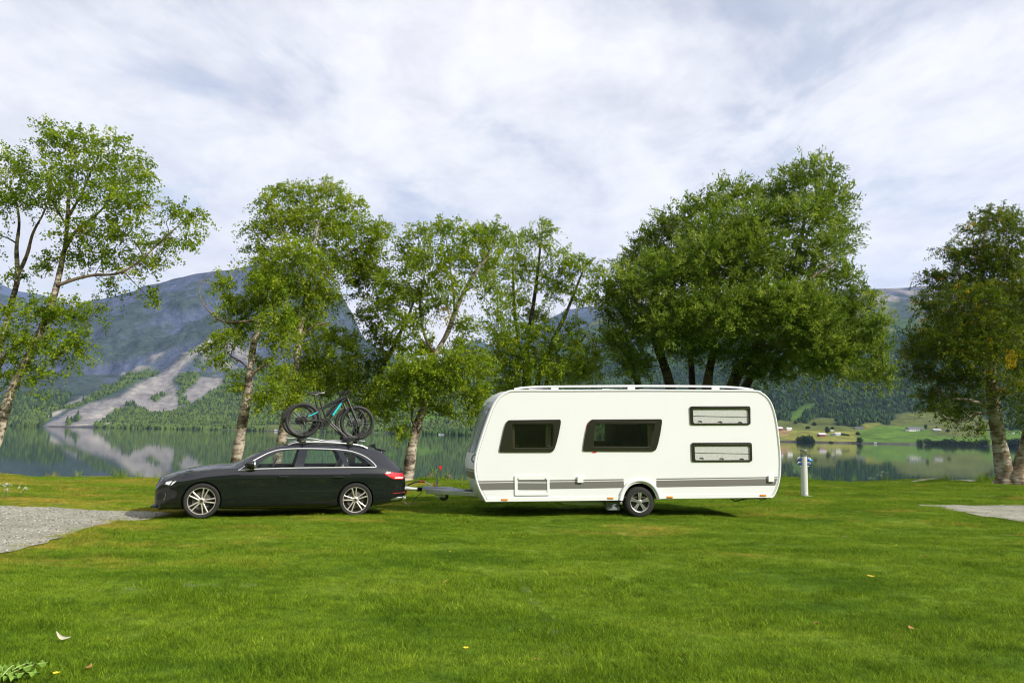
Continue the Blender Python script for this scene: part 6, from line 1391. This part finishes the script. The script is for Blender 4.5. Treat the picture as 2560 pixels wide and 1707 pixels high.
def buttercup(px_, py_, label):
    p = ground_at(px_, py_); e_ = empty('buttercup', (p[0], p[1], float(gz(p[0], p[1])))); tag(e_, label, 'flower', 'yellow flowers in the lawn')
    MB().tube([(0, 0, 0), (.005, 0, .04), (.004, 0, .07)], .0015, 5).build('stem', M_STEM, e_)
    for k in range(6):
        a = k * math.pi / 3; c, s_ = math.cos(a), math.sin(a)
        MB().add([(.004, 0, .07), (.004 + .015 * c - .01 * s_, .015 * s_ + .01 * c, .078), (.004 + .024 * c, .024 * s_, .082), (.004 + .015 * c + .01 * s_, .015 * s_ - .01 * c, .078)], [(0, 1, 2, 3)]).build('petal', M_YEL, e_)
buttercup(1163, 1645, 'single yellow flower in the grass at the bottom middle'); buttercup(137, 1702, 'single yellow flower beside the dock plant at the bottom edge')
# ---- farms across the lake
M_WALLW = mat('white_boards', (.72, .72, .70), .7); M_WALLR = mat('barn_red_boards', (.20, .035, .030), .8); M_WALLG = mat('grey_boards', (.20, .20, .21), .8); M_ROOFD = mat('dark_slate', (.10, .10, .115), .6); M_ROOFL = mat('light_metal_roof', (.50, .50, .54), .5)
def hit(px_, py_, terr=(right, left)):
    d_ = Vector(ray(px_, py_)); best = None
    for t_ in terr:
        h = t_[4].ray_cast(Vector(CAM), d_.normalized(), 9000)
        if h[0] is not None and (best is None or h[3] < best[1]): best = (h[0], h[3])
    return best[0] if best else None
def house(px_, py_, wpx, hpx, roof, wall, rmat, label, rz=0.0, windows=3, cat='house', name='farm_house', depth=.6):
    p = hit(px_, py_)
    if p is None: return
    s = p.y / FPX; Wd, H = wpx * s, hpx * s; D = Wd * depth; e_ = empty(name, (p.x, p.y, p.z - .3), rz); tag(e_, label, cat, 'farm buildings across the lake')
    wh = H * (1 - roof); MB().prism([(-Wd / 2, 0), (Wd / 2, 0), (Wd / 2, wh), (-Wd / 2, wh)], 0, D).build('wall', wall, e_)
    v = [(-Wd / 2 - .3, -.4, wh), (Wd / 2 + .3, -.4, wh), (Wd / 2 + .3, D + .4, wh), (-Wd / 2 - .3, D + .4, wh), (-Wd / 2 - .3, D / 2, H), (Wd / 2 + .3, D / 2, H)]
    rf = MB().add(v, [(0, 1, 5, 4), (2, 3, 4, 5), (0, 4, 3), (1, 2, 5), (0, 3, 2, 1)]).build('roof', rmat, e_)
    MB().box((-.4, D / 2 - .35, H - .6), (.4, D / 2 + .35, H + .7)).build('chimney', M_WALLG, rf)
    for k in range(windows):
        x = -Wd / 2 + Wd * (k + .5) / windows; MB().box((x - Wd * .05, -.05, wh * .35), (x + Wd * .05, .02, wh * .75)).build('window', M_DGLASS, e_)
    MB().box((Wd * .28, -.06, 0), (Wd * .28 + 1.1, .02, min(2.2, wh * .8))).build('door', M_WALLG, e_)
zz1 = lambda x, y: (1940 + x / 5.6, 980 + y / 5.6); zz3 = lambda x, y: (2240 + x / 7.128, 1020 + y / 7.128); zz5 = lambda x, y: (1000 + x / 6.03, 960 + y / 6.03)
house(*zz1(60, 542), 15, 11, .45, M_WALLR, M_ROOFL, 'red barn peeping out behind the caravan tail', .2, 2, 'barn', 'barn')
house(*zz1(193, 536), 12, 8, .45, M_WALLW, M_WALLW, 'white farmhouse alone near the caravan tail', .1)
house(*zz1(660, 624), 19, 10, .42, M_WALLR, M_ROOFL, 'red barn in the middle of the yellow fields', .2, 3, 'barn', 'barn')
house(*zz1(873, 610), 12, 9, .45, M_WALLW, M_ROOFL, 'white farmhouse right of the red barn in the fields', -.1)
house(*zz1(806, 612), 10, 6, .5, M_WALLG, M_ROOFD, 'low grey shed between the red barn and the white farmhouse', 0, 2, 'shed', 'shed')
house(*zz1(790, 548), 6, 3.5, .5, M_WALLW, M_WALLW, 'tiny white shed on the lane above the red barn', 0, 1, 'shed', 'shed')
house(*zz1(1170, 522), 20, 7, .5, M_WALLG, M_ROOFD, 'low grey barn at the edge of the wood above the lane', -.1, 2, 'barn', 'barn')
house(*zz1(1395, 716), 6, 3, .5, M_WALLW, M_ROOFL, 'tiny white boathouse on the far shore', 0, 1, 'boathouse', 'boathouse')
house(*zz3(330, 408), 28, 11, .52, M_WALLW, M_ROOFD, 'long white farmhouse with dark roof above the green field', .05, 5)
house(*zz3(465, 385), 14, 6, .5, M_WALLG, M_ROOFD, 'dark outbuilding behind the long white farmhouse', .05, 2, 'shed', 'shed')
house(*zz3(750, 405), 20, 5.5, .5, M_WALLG, M_ROOFL, 'long low grey barn right of the white farmhouse', .05, 3, 'barn', 'barn')
house(*zz5(625, 772), 14, 4, .5, M_WALLW, M_ROOFL, 'pale boathouse below the ploughed field across the lake', 0, 2, 'boathouse', 'boathouse')
house(*zz5(772, 773), 15, 2.6, .4, M_WALLW, M_ROOFL, 'long white boat shed right of the pale boathouse', 0, 3, 'boathouse', 'boathouse')
house(540 + 1085 / 7.127, 960 + 832 / 7.127, 12, 4, .5, M_WALLW, M_ROOFL, 'white shore house seen left of the bicycle wheel', 0, 2)
house(*zz3(2100, 460), 4, 3, .4, M_WALLW, M_ROOFL, 'tiny white cabin seen between the two mossy birch trunks', 0, 1, 'cabin', 'cabin')
# ---- single trees and groves along the far shore
M_FT = forest_mat('shore_tree_leaf', (.026, .052, .018))
def far_tree(px_, py_, wpx, hpx, seed, label):
    p = hit(px_, py_)
    if p is None: return
    s = p.y / FPX; Wd, H = wpx * s, hpx * s; e_ = empty('shore_tree', (p.x, p.y, p.z - .3)); tag(e_, label, 'tree', 'trees on the far shore')
    MB().tube([(0, 0, 0), (0, 0, H * .6)], [.03 * H, .015 * H], 6).build('trunk', M_TWIG, e_)
    r_ = np.random.default_rng(seed); n = 800; u = unit(r_.normal(size=(n, 3))); q = r_.random((n, 1)) ** .4
    lump = 1 + .28 * np.sin(u[:, :1] * 5 + seed) * np.cos(u[:, 2:] * 4 + seed * 2)
    P = u * q * lump * np.array([Wd * .56, Wd * .56, H * .50]) + np.array([0, 0, H * .47]); A = unit(r_.normal(size=(n, 3))); N_ = unit(r_.normal(size=(n, 3)) + np.array([0, -.5, .6])); Ln = np.full(n,   .17 * H ** .5 * 1.7)
    V, F_, T_ = quad_leaves(P, A, N_, Ln * r_.uniform(.7, 1.3, n), Ln * .9, np.zeros(n)); c_ = link('crown', mesh_np('crown', V, F_), M_FT, e_); c_['kind'] = 'stuff'
grove = [(325, 705, 14, 16), (365, 704, 15, 18), (405, 704, 15, 18), (445, 704, 15, 19), (490, 704, 14, 18), (520, 706, 9, 9)]
for i, (x, y, w, h) in enumerate(grove): far_tree(*zz1(x, y), w, h, i, 'dark tree number %s from the left in the grove below the red barn' % ['one', 'two', 'three', 'four', 'five', 'six'][i])
for i, (x, y, w, h, lab) in enumerate([(90, 704, 11, 9, 'dark bush on the shore just right of the caravan tail'), (770, 716, 10, 6, 'low dark bush on the shore below the white farmhouse'), (1170, 708, 13, 15, 'round dark tree on the shore at the edge of the green field'), (1145, 600, 9, 9, 'small round tree on the field edge above the shore tree'), (1660, 738, 12, 7, 'low bush on the shore right of the tiny boathouse'),
        (720, 570, 10, 16, 'dark tree behind the red barn'), (790, 520, 8, 7, 'small tree right of the dark tree behind the red barn'), (535, 470, 12, 10, 'round bush in the olive field above the red barn'), (445, 512, 11, 7, 'wide bush above the lane left of the barn trees'), (275, 440, 9, 8, 'small bush at the wood edge near the caravan tail'), (940, 605, 12, 6, 'low garden bush right of the white farmhouse'), (1000, 612, 10, 5, 'hedge bush at the end of the farm garden')]):
    far_tree(*zz1(x, y), w, h, 20 + i, lab)
xs_ = [360, 430, 570, 630, 700, 770, 850, 920, 1010, 1060, 1160, 1200, 1290, 1340, 1450, 1530, 1610, 1960, 2040, 2110, 2180]
hs_ = [12, 16, 18, 13, 13, 14, 17, 19, 19, 15, 14, 15, 14, 13, 15, 17, 20, 19, 21, 22, 24]
ords = 'first second third fourth fifth sixth seventh eighth ninth tenth eleventh twelfth thirteenth fourteenth fifteenth sixteenth seventeenth eighteenth nineteenth twentieth twenty-first'.split()
for i, (x, h) in enumerate(zip(xs_, hs_)): far_tree(*zz3(x, 655 + x * .016), 13 + (i % 3) * 2, h, 60 + i, '%s dark tree from the left in the row along the right far shore' % ords[i])
far_tree(*zz3(530, 370), 7, 12, 95, 'slim dark tree beside the outbuilding of the long white farmhouse'); far_tree(*zz3(925, 425), 9, 8, 96, 'round dark tree right of the long low grey barn')
